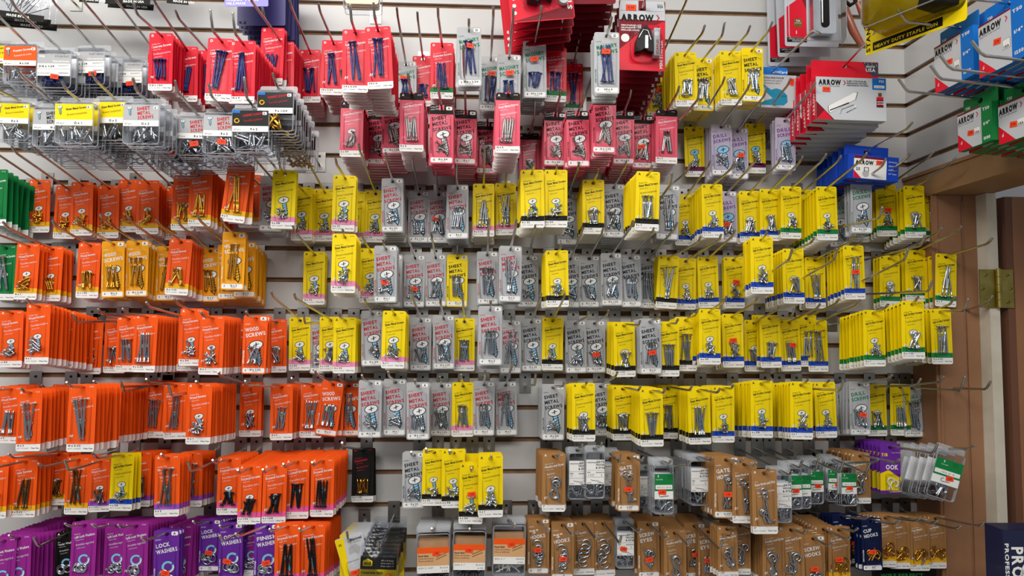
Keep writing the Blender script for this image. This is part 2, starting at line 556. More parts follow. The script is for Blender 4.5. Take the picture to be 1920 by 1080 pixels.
def back_mesh(kind):
    """a card seen only at its edges, with its clear bubble"""
    if kind in BACKM:
        return BACKM[kind]
    body, ink, band, style, lines, cont, metal, cw, pw = K[kind]
    mb = MB()
    card_with_hole(mb, body)
    y = -0.00015
    if 'c' not in style:
        flat(mb, [(-CW + .0002, -.1035), (-CW + .0002, -.1140)] + [(a, b) for a, b in rrect(-CW + .0002, CB + .0002, CW - .0002, -.1035, .004) if b < -.1100] + [(CW - .0002, -.1140), (CW - .0002, -.1035)], y, 'paper')
        if band:
            flat(mb, [(-CW + .0002, -.1035), (CW - .0002, -.1035), (CW - .0002, -.0925), (-CW + .0002, -.0925)], y, band)
        text(mb, 'A', -.0205, -.0012, .0068, ink, bold=True)
        text(mb, 'QTY./CONT.', -.0225, -.1135, .0040, 'ink', y=-.0003)
    else:
        flat(mb, rrect(-.0225, -.1155, .0225, -.1050, .0025, 2), -.0003, 'paper')
        flat(mb, rrect(.0095, -.0040, .0225, .0038, .002, 2), -.0003, 'paper')
        text(mb, 'A', .016, -.0022, .0066, 'ink', y=-.0005, bold=True, align='c')
        text(mb, lines[-1] or lines[1], -.0190, -.0420, .0095, ink, rot=rad(10), bold=True, width=.040)
    if 'k' in style:
        flat(mb, [(-CW + .0002, -.0050), (CW - .0002, -.0050), (CW - .0002, -.0130), (-CW + .0002, -.0130)], y, 'ink')
    blister(mb, 'c' in style)
    # dim heap of contents behind the plastic
    if cont == 'screw':
        for i in range(3):
            x = (i - 1) * .008
            mb.tube([(x, -.004, -.097), (x * .6 + .002, -.004, -.070)], .0016, metal, seg=5)
    BACKM[kind] = mb.data('screw_card')
    return BACKM[kind]


def blister(mb, clam, m=None):
    m = m or CLEAR
    x0, z0, x1, z1 = (-.0185, -.1020, .0185, -.0165) if clam else (-.0165, -.1005, .0165, -.0175)
    P0 = rrect(x0 - .0008, z0 - .0008, x1 + .0008, z1 + .0008, .004, 2)
    P1 = rrect(x0, z0, x1, z1, .004, 2)
    P2 = rrect(x0 + .0012, z0 + .0012, x1 - .0012, z1 - .0012, .003, 2)
    n = len(P0)
    dep = lambda z, d: -(d * (0.62 + 0.38 * min(1, max(0, (z1 - z) / (z1 - z0) * 1.6))))
    rings = [[(x, -.0006, z) for x, z in P0], [(x, dep(z, .0075), z) for x, z in P1], [(x, dep(z, .0092), z) for x, z in P2]]
    vs = sum(rings, [])
    fs = []
    for k in (0, 1):
        for i in range(n):
            j = (i + 1) % n
            fs.append((k * n + i, k * n + j, (k + 1) * n + j, (k + 1) * n + i))
    mb.add(vs, fs, m, True)
    mb.face(rings[2], m, True)


BLM = {}


def blister_mesh(clam):
    if clam not in BLM:
        mb = MB()
        blister(mb, clam)
        BLM[clam] = mb.data('blister')
    return BLM[clam]


PIECE = {}


def piece_mesh(cont, L, metal):
    L = round(L)
    key = (cont, L, metal)
    if key in PIECE:
        return PIECE[key]
    mb = MB()
    if cont == 'screw':
        r = .0019 if L < 30 else .0022
        path, radii = [(0, 0, 0)], [.0002]
        zt = .004
        path.append((0, 0, zt)); radii.append(r)
        l = L / 1000
        n = max(4, int((l * .72 - zt) / .0022))
        for i in range(n):
            z = zt + (l * .72 - zt) * (i + .5) / n
            path.append((0, 0, z)); radii.append(r * (.72 if i % 2 else 1.12))
        path += [(0, 0, l * .74), (0, 0, l - .003), (0, 0, l - .0004), (0, 0, l)]
        radii += [r * .85, r * .85, .0044, .0040]
        mb.tube(path, r, metal, seg=7, radii=radii)
        for a in (0, 1):
            u, v = (.0022, .0005) if a else (.0005, .0022)
            mb.face([(-u, -v, l + .00005), (u, -v, l + .00005), (u, v, l + .00005), (-u, v, l + .00005)], 'ink')
    elif cont == 'washer':
        r = .0062 if L < 30 else .0085
        mb.tube([(r * math.cos(a * math.pi / 9), 0, r + r * math.sin(a * math.pi / 9)) for a in range(18)], .0019, metal, seg=6, closed=True)
    elif cont == 'shook':
        k = L / 1000
        r1 = k * .25
        pts = []
        for i in range(9):
            a = rad(160 - i * 250 / 8)
            pts.append((r1 * math.cos(a), 0, k * .74 + r1 * math.sin(a)))
        low = [(-x, 0, k - z) for x, _, z in pts][::-1]
        mb.tube(pts + low, .0021, metal, seg=7)
    elif cont == 'eye':
        k = L / 1000
        r1 = k * .17
        pts = [(0, 0, 0), (0, 0, k * .55)] + [(-r1 * math.sin(rad(a)), 0, k * .55 + r1 + .002 - r1 * math.cos(rad(a))) for a in range(30, 345, 30)]
        mb.tube(pts, .0019, metal, seg=7)
    elif cont == 'cup':
        k = L / 1000
        r1 = k * .22
        pts = [(0, 0, 0), (0, 0, k * .5)] + [(r1 - r1 * math.cos(rad(a)) - r1 * 0, 0, k * .5 + r1 * math.sin(rad(a))) for a in range(20, 240, 24)]
        mb.tube(pts, .0017, metal, seg=7)
    elif cont == 'gate':
        k = L / 1000
        r1 = k * .09
        pts = [(r1 + k * .10, 0, k * .06), (k * .06, 0, 0), (0, 0, k * .10), (0, 0, k * .78)] + [(-r1 * math.sin(rad(a)), 0, k * .78 + r1 + .002 - r1 * math.cos(rad(a))) for a in range(30, 345, 30)]
        mb.tube(pts, .0018, metal, seg=7)
    PIECE[key] = mb.data(cont)
    return PIECE[key]


PNAME = dict(screw='screw', washer='washer', shook='s_hook', eye='screw_eye', cup='cup_hook', gate='gate_hook')


def frac(t):
    t = t.strip()
    v = 0.0
    for p in t.split('-'):
        if '/' in p:
            a, b = p.split('/')
            v += float(a) / float(b)
        elif p:
            v += float(p)
    return v


def length_of(size):
    try:
        return frac(size.split('x')[1]) * 25.4
    except Exception:
        return 25.0


def contents(root, kind, size, rnd):
    cont, metal = K[kind][5], K[kind][6]
    L = length_of(size)
    out = []
    if cont == 'screw':
        L = max(11, min(L, 76))
        zb = -.0995
        if L >= 44:
            n = 5 if L < 66 else 4
            up = rnd.random() < .55
            for i in range(n):
                a = rad(rnd.uniform(-11, 11))
                x = (i - (n - 1) / 2) * .0048 + rnd.uniform(-.001, .001)
                out.append((x, -.0035 - .0022 * (i % 2), zb + .004, a, up, L))
        elif L >= 28:
            n = 7
            for i in range(n):
                a = rad(rnd.uniform(-30, 30))
                x = (i - (n - 1) / 2) * .0040 + rnd.uniform(-.0015, .0015)
                out.append((x * (1 - abs(a) * .5), -.0032 - .0021 * (i % 3), zb + .004, a, rnd.random() < .6, L))
        else:
            n = 9 if L > 16 else 11
            for i in range(n):
                a = rad(rnd.uniform(-88, 88))
                x = rnd.uniform(-.009, .009)
                z = zb + .0035 + (i // 4) * .0065 + rnd.uniform(0, .003)
                out.append((x, -.0028 - .0021 * (i % 3), z, a, rnd.random() < .5, L))
    elif cont == 'washer':
        L = 40 if kind in ('VS', 'BW') else 25
        for i in range(5):
            out.append((rnd.uniform(-.009, .009), -.003 - .0013 * (i % 3), -.0985 + rnd.uniform(0, .012), rad(rnd.uniform(-25, 25)), True, L))
    elif cont == 'shook':
        L = 44 if kind == 'BO' else 26
        for i in range(3 if kind == 'BO' else 4):
            out.append((rnd.uniform(-.004, .004), -.003 - .0016 * (i % 3), -.0985 + i * (.011 if kind == 'BO' else .007), rad(rnd.uniform(-25, 25)), True, L))
        if kind == 'SH':
            out.append((0, -.003, -.082, rad(-15), True, 42))
    elif cont == 'eye':
        for i in range(4):
            out.append((rnd.uniform(-.008, .008), -.003 - .0016 * (i % 3), -.0960 + rnd.uniform(0, .01), rad(rnd.uniform(-20, 20)), i % 2 == 0, 48 if kind == 'BR' else 40))
    elif cont == 'cup':
        for i in range(5):
            out.append((rnd.uniform(-.008, .008), -.003 - .0015 * (i % 3), -.0960 + rnd.uniform(0, .006), rad(rnd.uniform(-60, 60)), i % 2 == 0, 30 if i else 44))
    elif cont == 'gate':
        for i in range(2):
            out.append((-.003 + i * .006, -.003 - .0016 * i, -.0950, rad(rnd.uniform(-12, 12)), True, 66 - 8 * i))
        for i in range(2):
            out.append((rnd.uniform(-.006, .006), -.0065, -.0955, rad(rnd.uniform(-40, 40)), True, -1))
    for (x, y, z, a, up, L) in out:
        c = cont
        if L < 0:
            c, L = 'eye', 28
        o = place(PNAME[c], piece_mesh(c, L, metal), root)
        l = L / 1000
        m = .0150 if 'c' not in K[kind][3] else .0165
        if l / 2 * abs(math.sin(a)) > m - .004:
            a = math.copysign(math.asin(min(1, (m - .004) / (l / 2))), a)
        hw, hz = l / 2 * abs(math.sin(a)), l / 2 * abs(math.cos(a))
        cx = max(-(m - hw) + .0035, min((m - hw) - .0035, x)) if m - hw > .0035 else 0
        cz = z + hz
        if up:
            o.location = (cx - math.sin(a) * l / 2, y, cz - math.cos(a) * l / 2)
            o.rotation_euler = (0, a, rnd.uniform(0, .6) if c == 'screw' else 0)
        else:
            o.location = (cx + math.sin(a) * l / 2, y, cz + math.cos(a) * l / 2)
            o.rotation_euler = (0, a + math.pi, 0)


STK = {}


def sticker_mesh(txt='1.99'):
    if txt not in STK:
        mb = MB()
        mb.prism(rrect(-.0085, -.005, .0085, .005, .0008, 2), -.0003, 0, 'sticker')
        text(mb, txt, 0, -.0025, .0068, 'ink', y=-.0005, align='c', sx=.8)
        STK[txt] = mb.data('price_sticker')
    return STK[txt]
# one line per hook: kind, hook tip, card centre, card top, card bottom (as measured on the photograph), printed size, options
ROWS = {
1: '''
@0 0 3.2727
RD 683 46 975 330 640 3/16x1-3/4 n6
RD 820 15 990 215 570 3/16x1-3/4 n5
RD 932 45 1145 285 625 3/16x2-1/4 n6
RD 1075 70 1285 310 640 3/16x2-3/4
RD 1197 10 1358 235 640 3/16x3-1/4
RD 1328 17 1490 250 640 3/16x4 n9
@450 0 3.2727
RD 30 0 262 255 600 - n7
RD 135 45 203 170 520 1/4x1-3/4 n1
RD 300 38 430 305 630 1/4x2-1/4 n9
RD 480 32 572 247 585 1/4x2-3/4 n8
RD 658 25 708 182 595 1/4x3-1/4 n6
RD 805 12 845 163 585 1/4x4 n9 r-4
GN 962 115 1018 375 690 3/16x2-1/4 s
RD 1088 115 1122 343 640 1/4x1-1/4 n3
RG 1213 97 1240 265 610 3/16x2-1/4 n9
GN 1408 122 1405 170 535 3/16x2-3/4 s n2
GN 1563 118 1540 345 682 3/16x2-1/4 s
@900 0 3.2727
GN 210 75 180 335 690 1/4x1-3/4 s
GN 377 88 335 262 610 1/4x1-1/4 s n9
RG 507 118 465 290 625 1/4x1-3/4 n6
RG 627 178 570 390 665 1/4x3-1/4 n2
GN 808 110 778 198 610 1/4x4 s n3
YS 1280 145 1080 410 690 8x1 s n4
YO 1380 185 1260 335 670 10x1-1/2 n7
YS 1500 128 1365 355 680 10x2 n5
@1350 0 3.2719
YO 187 183 62 313 645 12x1-1/2 n3
YS 320 132 198 293 625 14x2 n3
''',
2: '''
@450 0 3.2727
PK 617 497 690 620 965 2x3/4 n10
PS 778 492 845 670 1000 8x1 n9
PS 920 510 940 600 945 8x1-1/2 n8
PK 1030 515 1055 568 930 8x2 n10
PS 1213 520 1237 650 1010 10x3/4 n9
PS 1368 527 1385 675 1010 10x1 n9
PS 1532 550 1518 735 1055 10x1-1/2 n8
@900 0 3.2727
PK 177 540 172 568 940 10x2 n12
PK 337 522 300 840 1100 - n1
PS 495 568 462 688 1020 12x3/4 n9
PS 642 588 598 680 1025 12x1 n9
PS 772 560 765 588 940 12x1-1/2 n9
PS 927 550 880 680 1010 14x3/4 n8
PS 1072 572 998 690 1015 14x1-1/2 s n8
PK 1225 548 1145 672 1005 14x2 n8
E 1350 533 1215 750
YV 1500 535 1312 778 1070 8x3/4 n5
@1350 0 3.2719
GD 185 565 8 748 1065 8x1 n6
GD 290 535 108 762 1075 10x3/4 s n3
YV 432 528 215 758 1065 8x1 n4
GD 585 525 400 703 1025 8x1-1/2 n2
''',
3: '''
@0 280 3.6
GG -200 30 -25 135 515 - n9 g
OG -60 85 268 205 560 6x1/2 n3
OG 75 -10 455 218 570 6x5/8 n3
OG 212 8 557 190 552 6x1/2 n5
OG 410 0 735 212 570 6x3/4 n3
OG 535 5 875 205 560 6x3/4 n3
OG 710 38 1000 208 572 6x1 n6
OG 910 8 1190 228 580 8x3/4 n3
OG 1058 25 1250 175 550 8x1-1/2 n3
OG 1220 30 1360 135 520 8x2 n9
OG 1540 15 1620 95 495 8x3 n1 r6
@450 280 3.6
OG -180 85 75 172 530 8x2 n5
GR 90 82 218 180 555 4x1/2 n4
YP 262 97 303 142 537 4x3/8
S YP 425 248 4x3/8 n5
YP 415 85 570 248 600 4x3/4 n5
YP 643 88 708 175 555 6x1/2
S YP 790 275 6x1/2 n4
YP 800 105 915 278 622 6x3/4 n5
GR 982 22 1030 160 525 8x3/4
S GR 1065 228 8x1 n7
GR 1157 100 1208 262 608 8x1-1/4 n6
GR 1315 115 1340 262 608 8x1-1/2 s n10
GR 1462 100 1468 240 605 8x2 n6
YP 1657 65 1645 222 580 8x2-1/2 n6
@900 280 3.6
YP 190 28 172 228 580 8x3 n6
YK 363 105 352 138 530 8x1/2 n7
YK 517 105 512 138 527 8x3/4 n5
GK 668 128 595 298 635 8x1 n3
YK 800 155 765 205 572 8x1-1/4 n6
GK 988 115 905 235 595 8x1-1/2 n7
YK 1163 135 1135 150 550 8x2 n9 r2
E 1297 125 1210 250
GK 1418 132 1275 240 610 8x3 n5 r3
YB 1558 135 1385 285 625 8x1/2 n2
YB 1720 150 1565 235 598 8x3/4 n9
@1350 280 3.3684
GD 240 142 40 260 585 8x1-1/4 s n3
YB 385 98 183 243 568 8x1-1/4 n6
YB 525 103 312 238 565 8x1-1/2 n3
YG 675 75 448 228 558 6x3/4 n3
YG 765 38 520 255 545 6x1 n3
YG 930 108 670 235 575 8x1/2 n8
GE 1000 150 735 265 580 8x5/8 n3
GE 1050 58 890 168 505 8x3/4 n2
YG 1205 60 868 270 578 8x3/4 n7
YG 1350 68 1045 228 550 8x1 s n6
YG 1485 70 1222 215 545 8x1-1/2 n7
YG 1660 100 1350 243 568 8x2 n2
''',
4: '''
@0 280 3.6
GG -100 590 40 645 1018 12x3 n3
OG -60 580 193 635 1015 10x1 n3
OG 12 565 355 655 1025 10x1-1/4 n7
OG 350 528 608 630 1005 12x1-1/2 n3
AS 508 530 765 620 1000 10x2 n3
AS 675 502 930 615 993 10x2-1/2 n6
AS 855 508 1135 650 1018 10x3 n3
OG 1052 470 1222 605 985 12x1-1/2 n4 r3
AS 1200 525 1420 650 1015 12x2 n3
AS 1335 480 1545 638 1008 12x2-1/2 n4
AS 1492 468 1582 555 945 12x3
S AS 1665 612 12x3 n11
@450 280 3.6
YP 355 608 503 690 1050 10x1/2 n5
YP 697 540 705 570 970 10x5/8 n4
YP 820 615 880 668 1035 10x3/4 n3
GR 967 625 983 650 1035 10x1 s n2
S GR 1050 690 10x1 n4
GR 1125 658 1180 712 1065 10x1-1/4 s n4
GR 1293 638 1320 703 1055 10x1-1/2 n4
YS 1468 650 1468 706 1055 10x2 n4
GR 1688 612 1670 688 1045 10x2-1/2 n5
@900 280 3.6
GR 245 585 207 652 1030 12x3 n3
GK 372 632 325 710 1060 10x1/2 n4
YK 548 660 518 682 1065 10x3/4 n6
GK 692 675 612 715 1060 10x1 n4
GK 832 622 738 715 1065 10x1-1/4 n4
GK 1032 658 885 700 1055 10x1-1/2 n4
GK 1175 605 1015 712 1065 10x2 n4
GK 1330 622 1135 725 1068 10x2-1/2 n6
YK 1490 612 1275 718 1075 10x3 n4 r4
YB 1630 640 1390 735 1070 10x1/2 n4
YB 1720 560 1535 718 1065 10x3/4 n4
@1350 280 3.3684
YB 250 560 65 655 980 10x1 s n3
YB 298 525 262 552 912 10x1 n3
E 455 510 340 590
YB 600 578 460 628 975 10x1-1/2 n7
E 740 535 510 650
YB 860 582 600 680 1005 10x2-1/2 n3
YB 905 545 840 585 925 10x3 s n5
E 1030 475 905 612
E 1185 505 930 660
E 1297 535 960 665
YG 1410 512 1070 660 985 10x1 n9
YG 1535 508 1232 635 960 10x1-1/2 n4
YG 1720 595 1428 660 995 10x3 n6 r3
''',
5: '''
@0 550 3.6
OW -40 100 80 115 500 6x3/4 n3
OW 180 45 262 70 478 8x1 n5
S OW 440 98 8x1/2 n6
OW 320 62 625 180 515 8x1 n3
OW 497 145 785 185 528 8x1-1/2 n3
OW 663 118 868 152 530 8x2 n3
OW 827 110 990 142 533 8x2-1/2 n9
OW 987 85 1285 150 525 8x3 n3
OW 1172 40 1298 102 490 10x3/4 n2
OW 1357 138 1435 150 550 10x1 n7
@450 550 3.6
OW -157 145 15 190 530 10x1-1/4 n5
OS 40 130 107 148 545 10x1-1/2 n2
OW 100 120 258 168 528 10x1-1/2 n3
YP 207 108 405 160 520 6x3/4 n7
GR 430 140 548 190 515 6x1 n3
YP 362 150 610 158 525 6x1-1/4 n3
YP 672 150 708 162 540 12x1/2 n5
GR 843 52 893 115 490 12x3/4 n3
YP 1022 103 1042 118 507 12x1 n5
GR 1150 65 1222 142 500 12x1-1/4 n3
GR 1352 40 1375 127 490 12x1-1/2 n3
YP 1522 42 1515 143 487 12x2 n3
GR 1692 65 1690 85 485 14x2 n7
@900 550 3.6
GR 212 182 205 180 540 12x3 n4
GK 412 155 348 170 525 12x1/2 n3
YK 570 125 492 160 517 12x5/8 n3
GK 732 185 645 182 538 12x1 n4
GK 867 195 775 182 525 12x1-1/4 s n5
YK 1082 205 972 195 565 12x1-1/2 n5
GK 1212 155 1148 170 545 12x2 s n4
YK 1335 200 1272 190 562 12x2 n5
YK 1467 150 1390 160 525 12x2-1/2 n4
YB 1668 40 1550 105 480 12x3/4 n4
@1350 550 3.3684
YB 235 38 78 115 455 12x1 s n3
YB 372 92 215 145 468 12x1-1/4 n5
YB 470 85 312 138 470 12x1-1/2 n7
YB 635 72 438 140 467 12x2 s n3
YB 755 55 545 138 462 12x2-1/2 n3
YB 885 40 612 150 470 12x3 n3
YG 1065 78 970 105 462 12x1 n7
YG 1240 20 1215 42 408 12x1-1/2 n8
E 1344 -10 1290 30
YG 1480 20 1300 110 440 12x2 n6
YG 1568 32 1392 98 447 12x2-1/2 n8
GE 1725 15 1495 112 442 12x3 n2
''',
6: '''
@0 550 3.6
OW -40 640 75 628 1012 10x2 n5
OW 140 655 205 650 1065 10x3 n8
OW 283 622 430 615 950 10x2-1/2 n4
OW 447 645 560 612 1072 10x3-1/2 n6
OW 632 603 740 605 1012 12x2 n12
OW 812 592 1055 600 975 12x2-1/2 n4
OW 990 587 1185 602 985 12x3 n4
E 1138 620 1270 635
OW 1332 600 1350 605 1020 14x1 n10
@450 550 3.6
OW -153 638 75 600 968 14x1-1/4 n6
OW 33 590 282 610 990 14x2 n4
OW 205 575 400 615 975 14x2-1/4 n4
OW 347 600 490 605 975 14x2-1/2 n4
OS 505 557 628 592 962 14x2 r6
OS 668 575 735 595 950 14x3 n5
GR 822 565 880 585 975 14x3/4 n4
GR 1000 552 1047 577 960 14x1 n4
GR 1180 587 1200 600 988 14x1-1/4 n5
GR 1348 582 1362 595 955 14x1-1/2 n4
YP 1510 582 1505 600 968 14x2 n4
GR 1658 553 1648 592 960 14x2 n4
@900 550 3.6
GR 220 572 175 592 955 14x3 n2
E 375 545 325 610
GK 568 620 495 612 990 14x3/4 n8
YK 722 615 698 605 1000 14x1-1/4 n7
GK 927 592 815 605 960 14x1-1/4 n4
YK 1085 668 965 622 992 14x1-1/2 n5
YK 1250 665 1155 640 1035 14x2 n8
YK 1430 660 1270 620 982 14x2-1/4 n4
YK 1620 660 1475 635 1020 14x2-1/2 n5
YB 1712 645 1640 625 1008 6x3/8 n5
@1350 550 3.3684
YB 320 540 262 550 912 6x5/8 n8
YB 555 545 512 557 922 6x1 n10
YB 690 572 660 560 912 6x3/4 n4
E 780 548 600 595
GE 950 500 775 575 890 14x1-1/4 n4
GE 1090 512 880 555 895 14x1-1/2 s n3
YG 1268 538 985 575 885 14x1-1/2 n3
YG 1410 525 1137 572 892 14x2 n4
GE 1552 500 1215 580 880 14x2-1/2 n3
YG 1715 553 1425 582 918 14x3 n7
''',
7: '''
@0 810 4
OG -260 300 -25 200 648 8x1-1/4 n9
OZ -60 285 195 200 640 8x2-1/2 n5
OZ 62 238 440 145 545 8x1-1/2 n3
OZ 285 250 590 185 620 8x3 n3
OV 480 210 755 200 595 6x1-1/4 n5 d150
YB 700 165 922 157 590 6x3/8 n2 d200
OV 857 195 1050 150 565 6x2 n7 d120
OV 1205 180 1258 170 635 6x3 n4
OV 1320 200 1515 135 548 8x3 n5
E 1410 222 1690 175
OP 1595 210 1722 185 620 6x1-1/8 n8
OP 1780 300 1880 245 690 6x1-1/4 n14
@450 810 4
OP 172 295 265 238 685 6x1-5/8 n12
OP 325 238 430 200 652 6x2 n12
OP 540 240 622 195 635 6x2-1/4 n14
BK 765 162 925 95 505 8x1-1/4 n3
GK 1283 215 1302 148 570 6x1/2 n3
YK 1393 258 1455 125 552 6x1/2 n5
YK 1570 310 1600 130 570 6x5/8 n5
YK 1738 270 1737 235 690 6x3/4 s n8
YK 1870 290 1880 172 650 6x1 n5
@900 810 4
BR 592 180 555 155 597 1" n12
SG 1225 232 1117 165 595 1-1/2" s n7 d205
@1350 810 3.3684
SG 148 180 40 152 585 2-1/2" s n7
BG 230 240 155 180 578 2" n4
BG 315 235 278 235 680 3" n1
BR 1135 190 885 130 450 1-1/2" n7 d120
''',
8: '''
@0 810 4
VI -60 850 30 790 1230 12 n16
VI 65 808 140 770 1200 10 n16
BW 255 790 500 745 1070 5/8x1-1/2 n3
VI 480 828 635 670 1130 8 n13
VI 690 770 880 672 1130 10 n10
VI 880 805 1020 678 1135 1/4 n13
VS 1060 815 1250 735 1195 3/8 s n2 d235
VI 1243 738 1375 685 1135 5/16 n12 d165
VS 1445 760 1580 650 1045 1/2 s n10 d150
VS 1645 770 1735 680 1075 5/8 s n9 d180
@450 810 4
VI -150 775 85 690 1050 6 n5 d150
VF -35 830 205 685 1085 10 s n2 d215
OP 220 755 355 685 1090 8x2-1/2 n10 d235
OP 445 740 548 685 1085 8x3 n12 d225
@900 810 4
SH 520 745 440 645 1062 3/4" s n6
SH 698 750 622 672 1090 1" s n6
BO 875 780 775 662 1070 1-1/2" n4
BO 1060 780 925 662 1080 2" n5
SE 1412 792 1262 668 1080 2-1/8" s n6
BR 1580 795 1462 730 1130 2-1/2" n7
SE 1820 810 1610 685 1080 1-3/4" s n5
SE 1900 830 1715 720 1090 1" s n3
@1350 810 3.3684
BR 15 680 45 590 900 1-1/2" n3
BR 215 640 130 570 900 2" n5
BR 385 632 340 600 940 1-3/4" n5
BR 550 620 450 595 960 2-1/4" n3
SK 705 705 590 650 1010 1-1/2" s n3
BR 825 700 655 592 930 2" n7
BC 875 690 752 595 915 1-1/4" s n6
NV 940 660 770 510 835 1/2" s n4 d150
NV 1013 580 858 510 820 5/8" s n3 d140
NV 1140 590 955 540 875 3/4" s n2 d215
BC 1265 635 1045 520 850 7/8" n5 d150
BC 1375 608 1130 525 862 1" n6
BC 1525 632 1258 540 875 1-1/4" n5
BC 1670 612 1362 525 860 1-1/2" n5
''',
}
# wide clear boxes and bags on hooks: kind, tip, centre, top, bottom, options
BOXES = {
1: '''
@0 0 3.2727
B1 -60 -40 -5 250 500 Framing n3
B2 -40 30 170 235 505 8x5/8 n5
B3 65 45 372 290 560 3/16x1-1/4 s n5
B4 305 -12 580 278 540 1/4x1-1/4 s n5
B3 490 42 808 345 595 1/4x1-3/4 s n5
''',
2: '''
@0 0 3.2727
B5 -80 490 118 600 875 8x2 n6
B6 95 430 350 630 910 10x2 n4
B5 352 498 490 600 900 12x1 n6
B5 562 460 705 590 880 12x2 n6
B7 785 475 905 605 910 12x2 n7
B7 1000 655 1070 735 1010 8x1 s n4 h
B7 1075 492 1215 690 970 8x1-1/2 s n4
B7 1225 515 1385 670 960 8x2 s n4
@450 0 3.2727
B8 -8 455 85 640 940 9x2 n3
B9 200 465 240 530 845 9x1-3/4 n9
B9 395 690 430 770 1030 9x3 n0 h
''',
7: '''
@900 810 4
L1 767 135 733 108 500 1" n3
L1 915 115 862 98 492 1-1/2" n3
L1 1055 170 985 138 490 2" n3 d125
L2 1430 255 1368 200 610 .062x1-15/16 s n3
L1 1578 240 1245 240 560 2-1/2" n1
L1 1745 200 1635 168 545 3" n9
@1350 810 3.3684
L1 455 250 380 240 580 4" n2
L2 523 180 452 190 455 .080x2-1/16 s n2
L2 627 162 512 190 440 .092x2 n2
L2 782 180 592 195 468 .120x2-5/8 s n3
L2 950 195 715 190 462 .135x3 s n3
L2 1000 190 798 180 440 .162x3 s n2
L3 1608 102 1455 90 430 .192x4 s r17 n4
''',
8: '''
@450 810 4
PN 1437 830 1450 700 1130 16GAx1-5/8 s n5
PN 1722 815 1725 680 1100 16GAx1 s n4
@900 810 4
PW 263 755 222 630 1055 18GAx1 s n4
L1 1208 738 1085 650 1015 2-1/2" s n3
''',
}
ORD = ['', 'first', 'second', 'third', 'fourth', 'fifth', 'sixth', 'seventh', 'eighth', 'ninth', 'tenth', 'eleventh', 'twelfth', 'thirteenth', 'fourteenth',
       'fifteenth', 'sixteenth', 'seventeenth', 'eighteenth', 'nineteenth', 'twentieth']
ORD += ['twenty-' + ORD[i] for i in range(1, 10)] + ['thirtieth'] + ['thirty-' + ORD[i] for i in range(1, 10)] + ['fortieth'] + ['forty-' + ORD[i] for i in range(1, 10)]
ROWN = {1: 'top row', 2: 'second row', 3: 'third row', 4: 'fourth row', 5: 'fifth row', 6: 'sixth row', 7: 'seventh row', 8: 'bottom row'}
SLOTS = [ZO - PITCH * k for k in range(-3, 22)]
DROP = 0.030


# ---------------------------------------------------------------- hooks
def bracket_mesh():
    mb = MB()
    # plate that hangs from the slot, bent over at the top into the groove
    v = []
    prof = [(.012, .034), (.004, .036), (-.0022, .033), (-.0024, .026), (-.0024, -.016)]
    w2 = .014
    for (y, z) in prof:
        v += [(-w2, y, z), (w2, y, z)]
    for (y, z) in reversed(prof):
        v += [(-w2, y + .0012, z - (.0012 if z > .03 else 0)), (w2, y + .0012, z - (.0012 if z > .03 else 0))]
    n = len(v) // 2
    fs = [(2 * i, 2 * i + 1, 2 * ((i + 1) % n) + 1, 2 * ((i + 1) % n)) for i in range(n)]
    fs += [tuple(2 * i for i in range(n))[::-1], tuple(2 * i + 1 for i in range(n))]
    mb.add(v, fs, 'plate')
    mb.tube([(0, -.0026, .022), (0, -.0036, .022)], .003, 'ink', seg=8)
    return mb.data('mounting_plate')


BRK = bracket_mesh()
HOOKN = [0]


def make_hook(X, zb, yb_bend, zbend, tipd, tipz, label):
    """straight chrome rod from the wall plate, bent up at its tip"""
    mb = MB()
    p0 = Vector((0, -.003, 0))
    p1 = Vector((0, -yb_bend, zbend - zb))
    p2 = Vector((0, -tipd, tipz - zb))
    d1, d2 = (p1 - p0).normalized(), (p2 - p1).normalized()
    l = min(.008, (p2 - p1).length * .4)
    path = [p0, p1 - d1 * l]
    for t in (.25, .5, .75):
        a, b = p1 - d1 * l, p1 + d2 * l
        path.append((a * (1 - t) + p1 * t) * (1 - t) + (p1 * (1 - t) + b * t) * t)
    path += [p1 + d2 * l, p2 - d2 * .001, p2]
    rr = [.0026] * (len(path) - 1) + [.0019]
    mb.tube(path, .0026, 'chrome', seg=8, radii=rr)
    o = mb.build('display_hook', None, (X, 0, zb))
    place('mounting_plate', BRK, o)
    tag(o, label, 'hook', 'chrome display hooks on the slat wall')
    return o


def solve(tx, ty, cx, y0, y1, Hh=.125, top=CT, dfix=None):
    """world X of hook, depth and height of the hole, tip depth and height"""
    h = y1 - y0
    d = dfix if dfix is not None else D - F * Hh / h * (1.0)
    # correct for the small pitch by using the true local scale
    for _ in range(4):
        if dfix is None:
            s = scale_at(cx, (y0 + y1) / 2, d)
            d += (1 - (Hh * s) / h) * (D - d)
    d = max(.03, min(.36, d))
    hp = at(cx, y0 + top * scale_at(cx, y0, d), d)
    X = hp[0]
    lo, hi = d + .022, .42
    best, bt = None, None
    for i in range(60):
        t = lo + (hi - lo) * i / 59
        u, v = proj((X, -t, 1.5))
        # true height irrelevant to x except through pitch; refine using the tip's ray
        p = at(tx, ty, t)
        e = abs(p[0] - X) + .02 * abs(t - max(.27, d + .03))
        if best is None or e < best:
            best, bt = e, t
    p = at(tx, ty, bt)
    return X, d, hp[2], bt, p[2]


PLATES = []


def pick_slot(want, X):
    near = sorted(SLOTS, key=lambda q: abs(q - want))[:3]
    for q in near:
        if abs(q - want) < .10 and not any(abs(a - X) < .026 and abs(c - q) < .06 for a, c in PLATES):
            break
    else:
        q = near[0]
    PLATES.append((X, q))
    return q


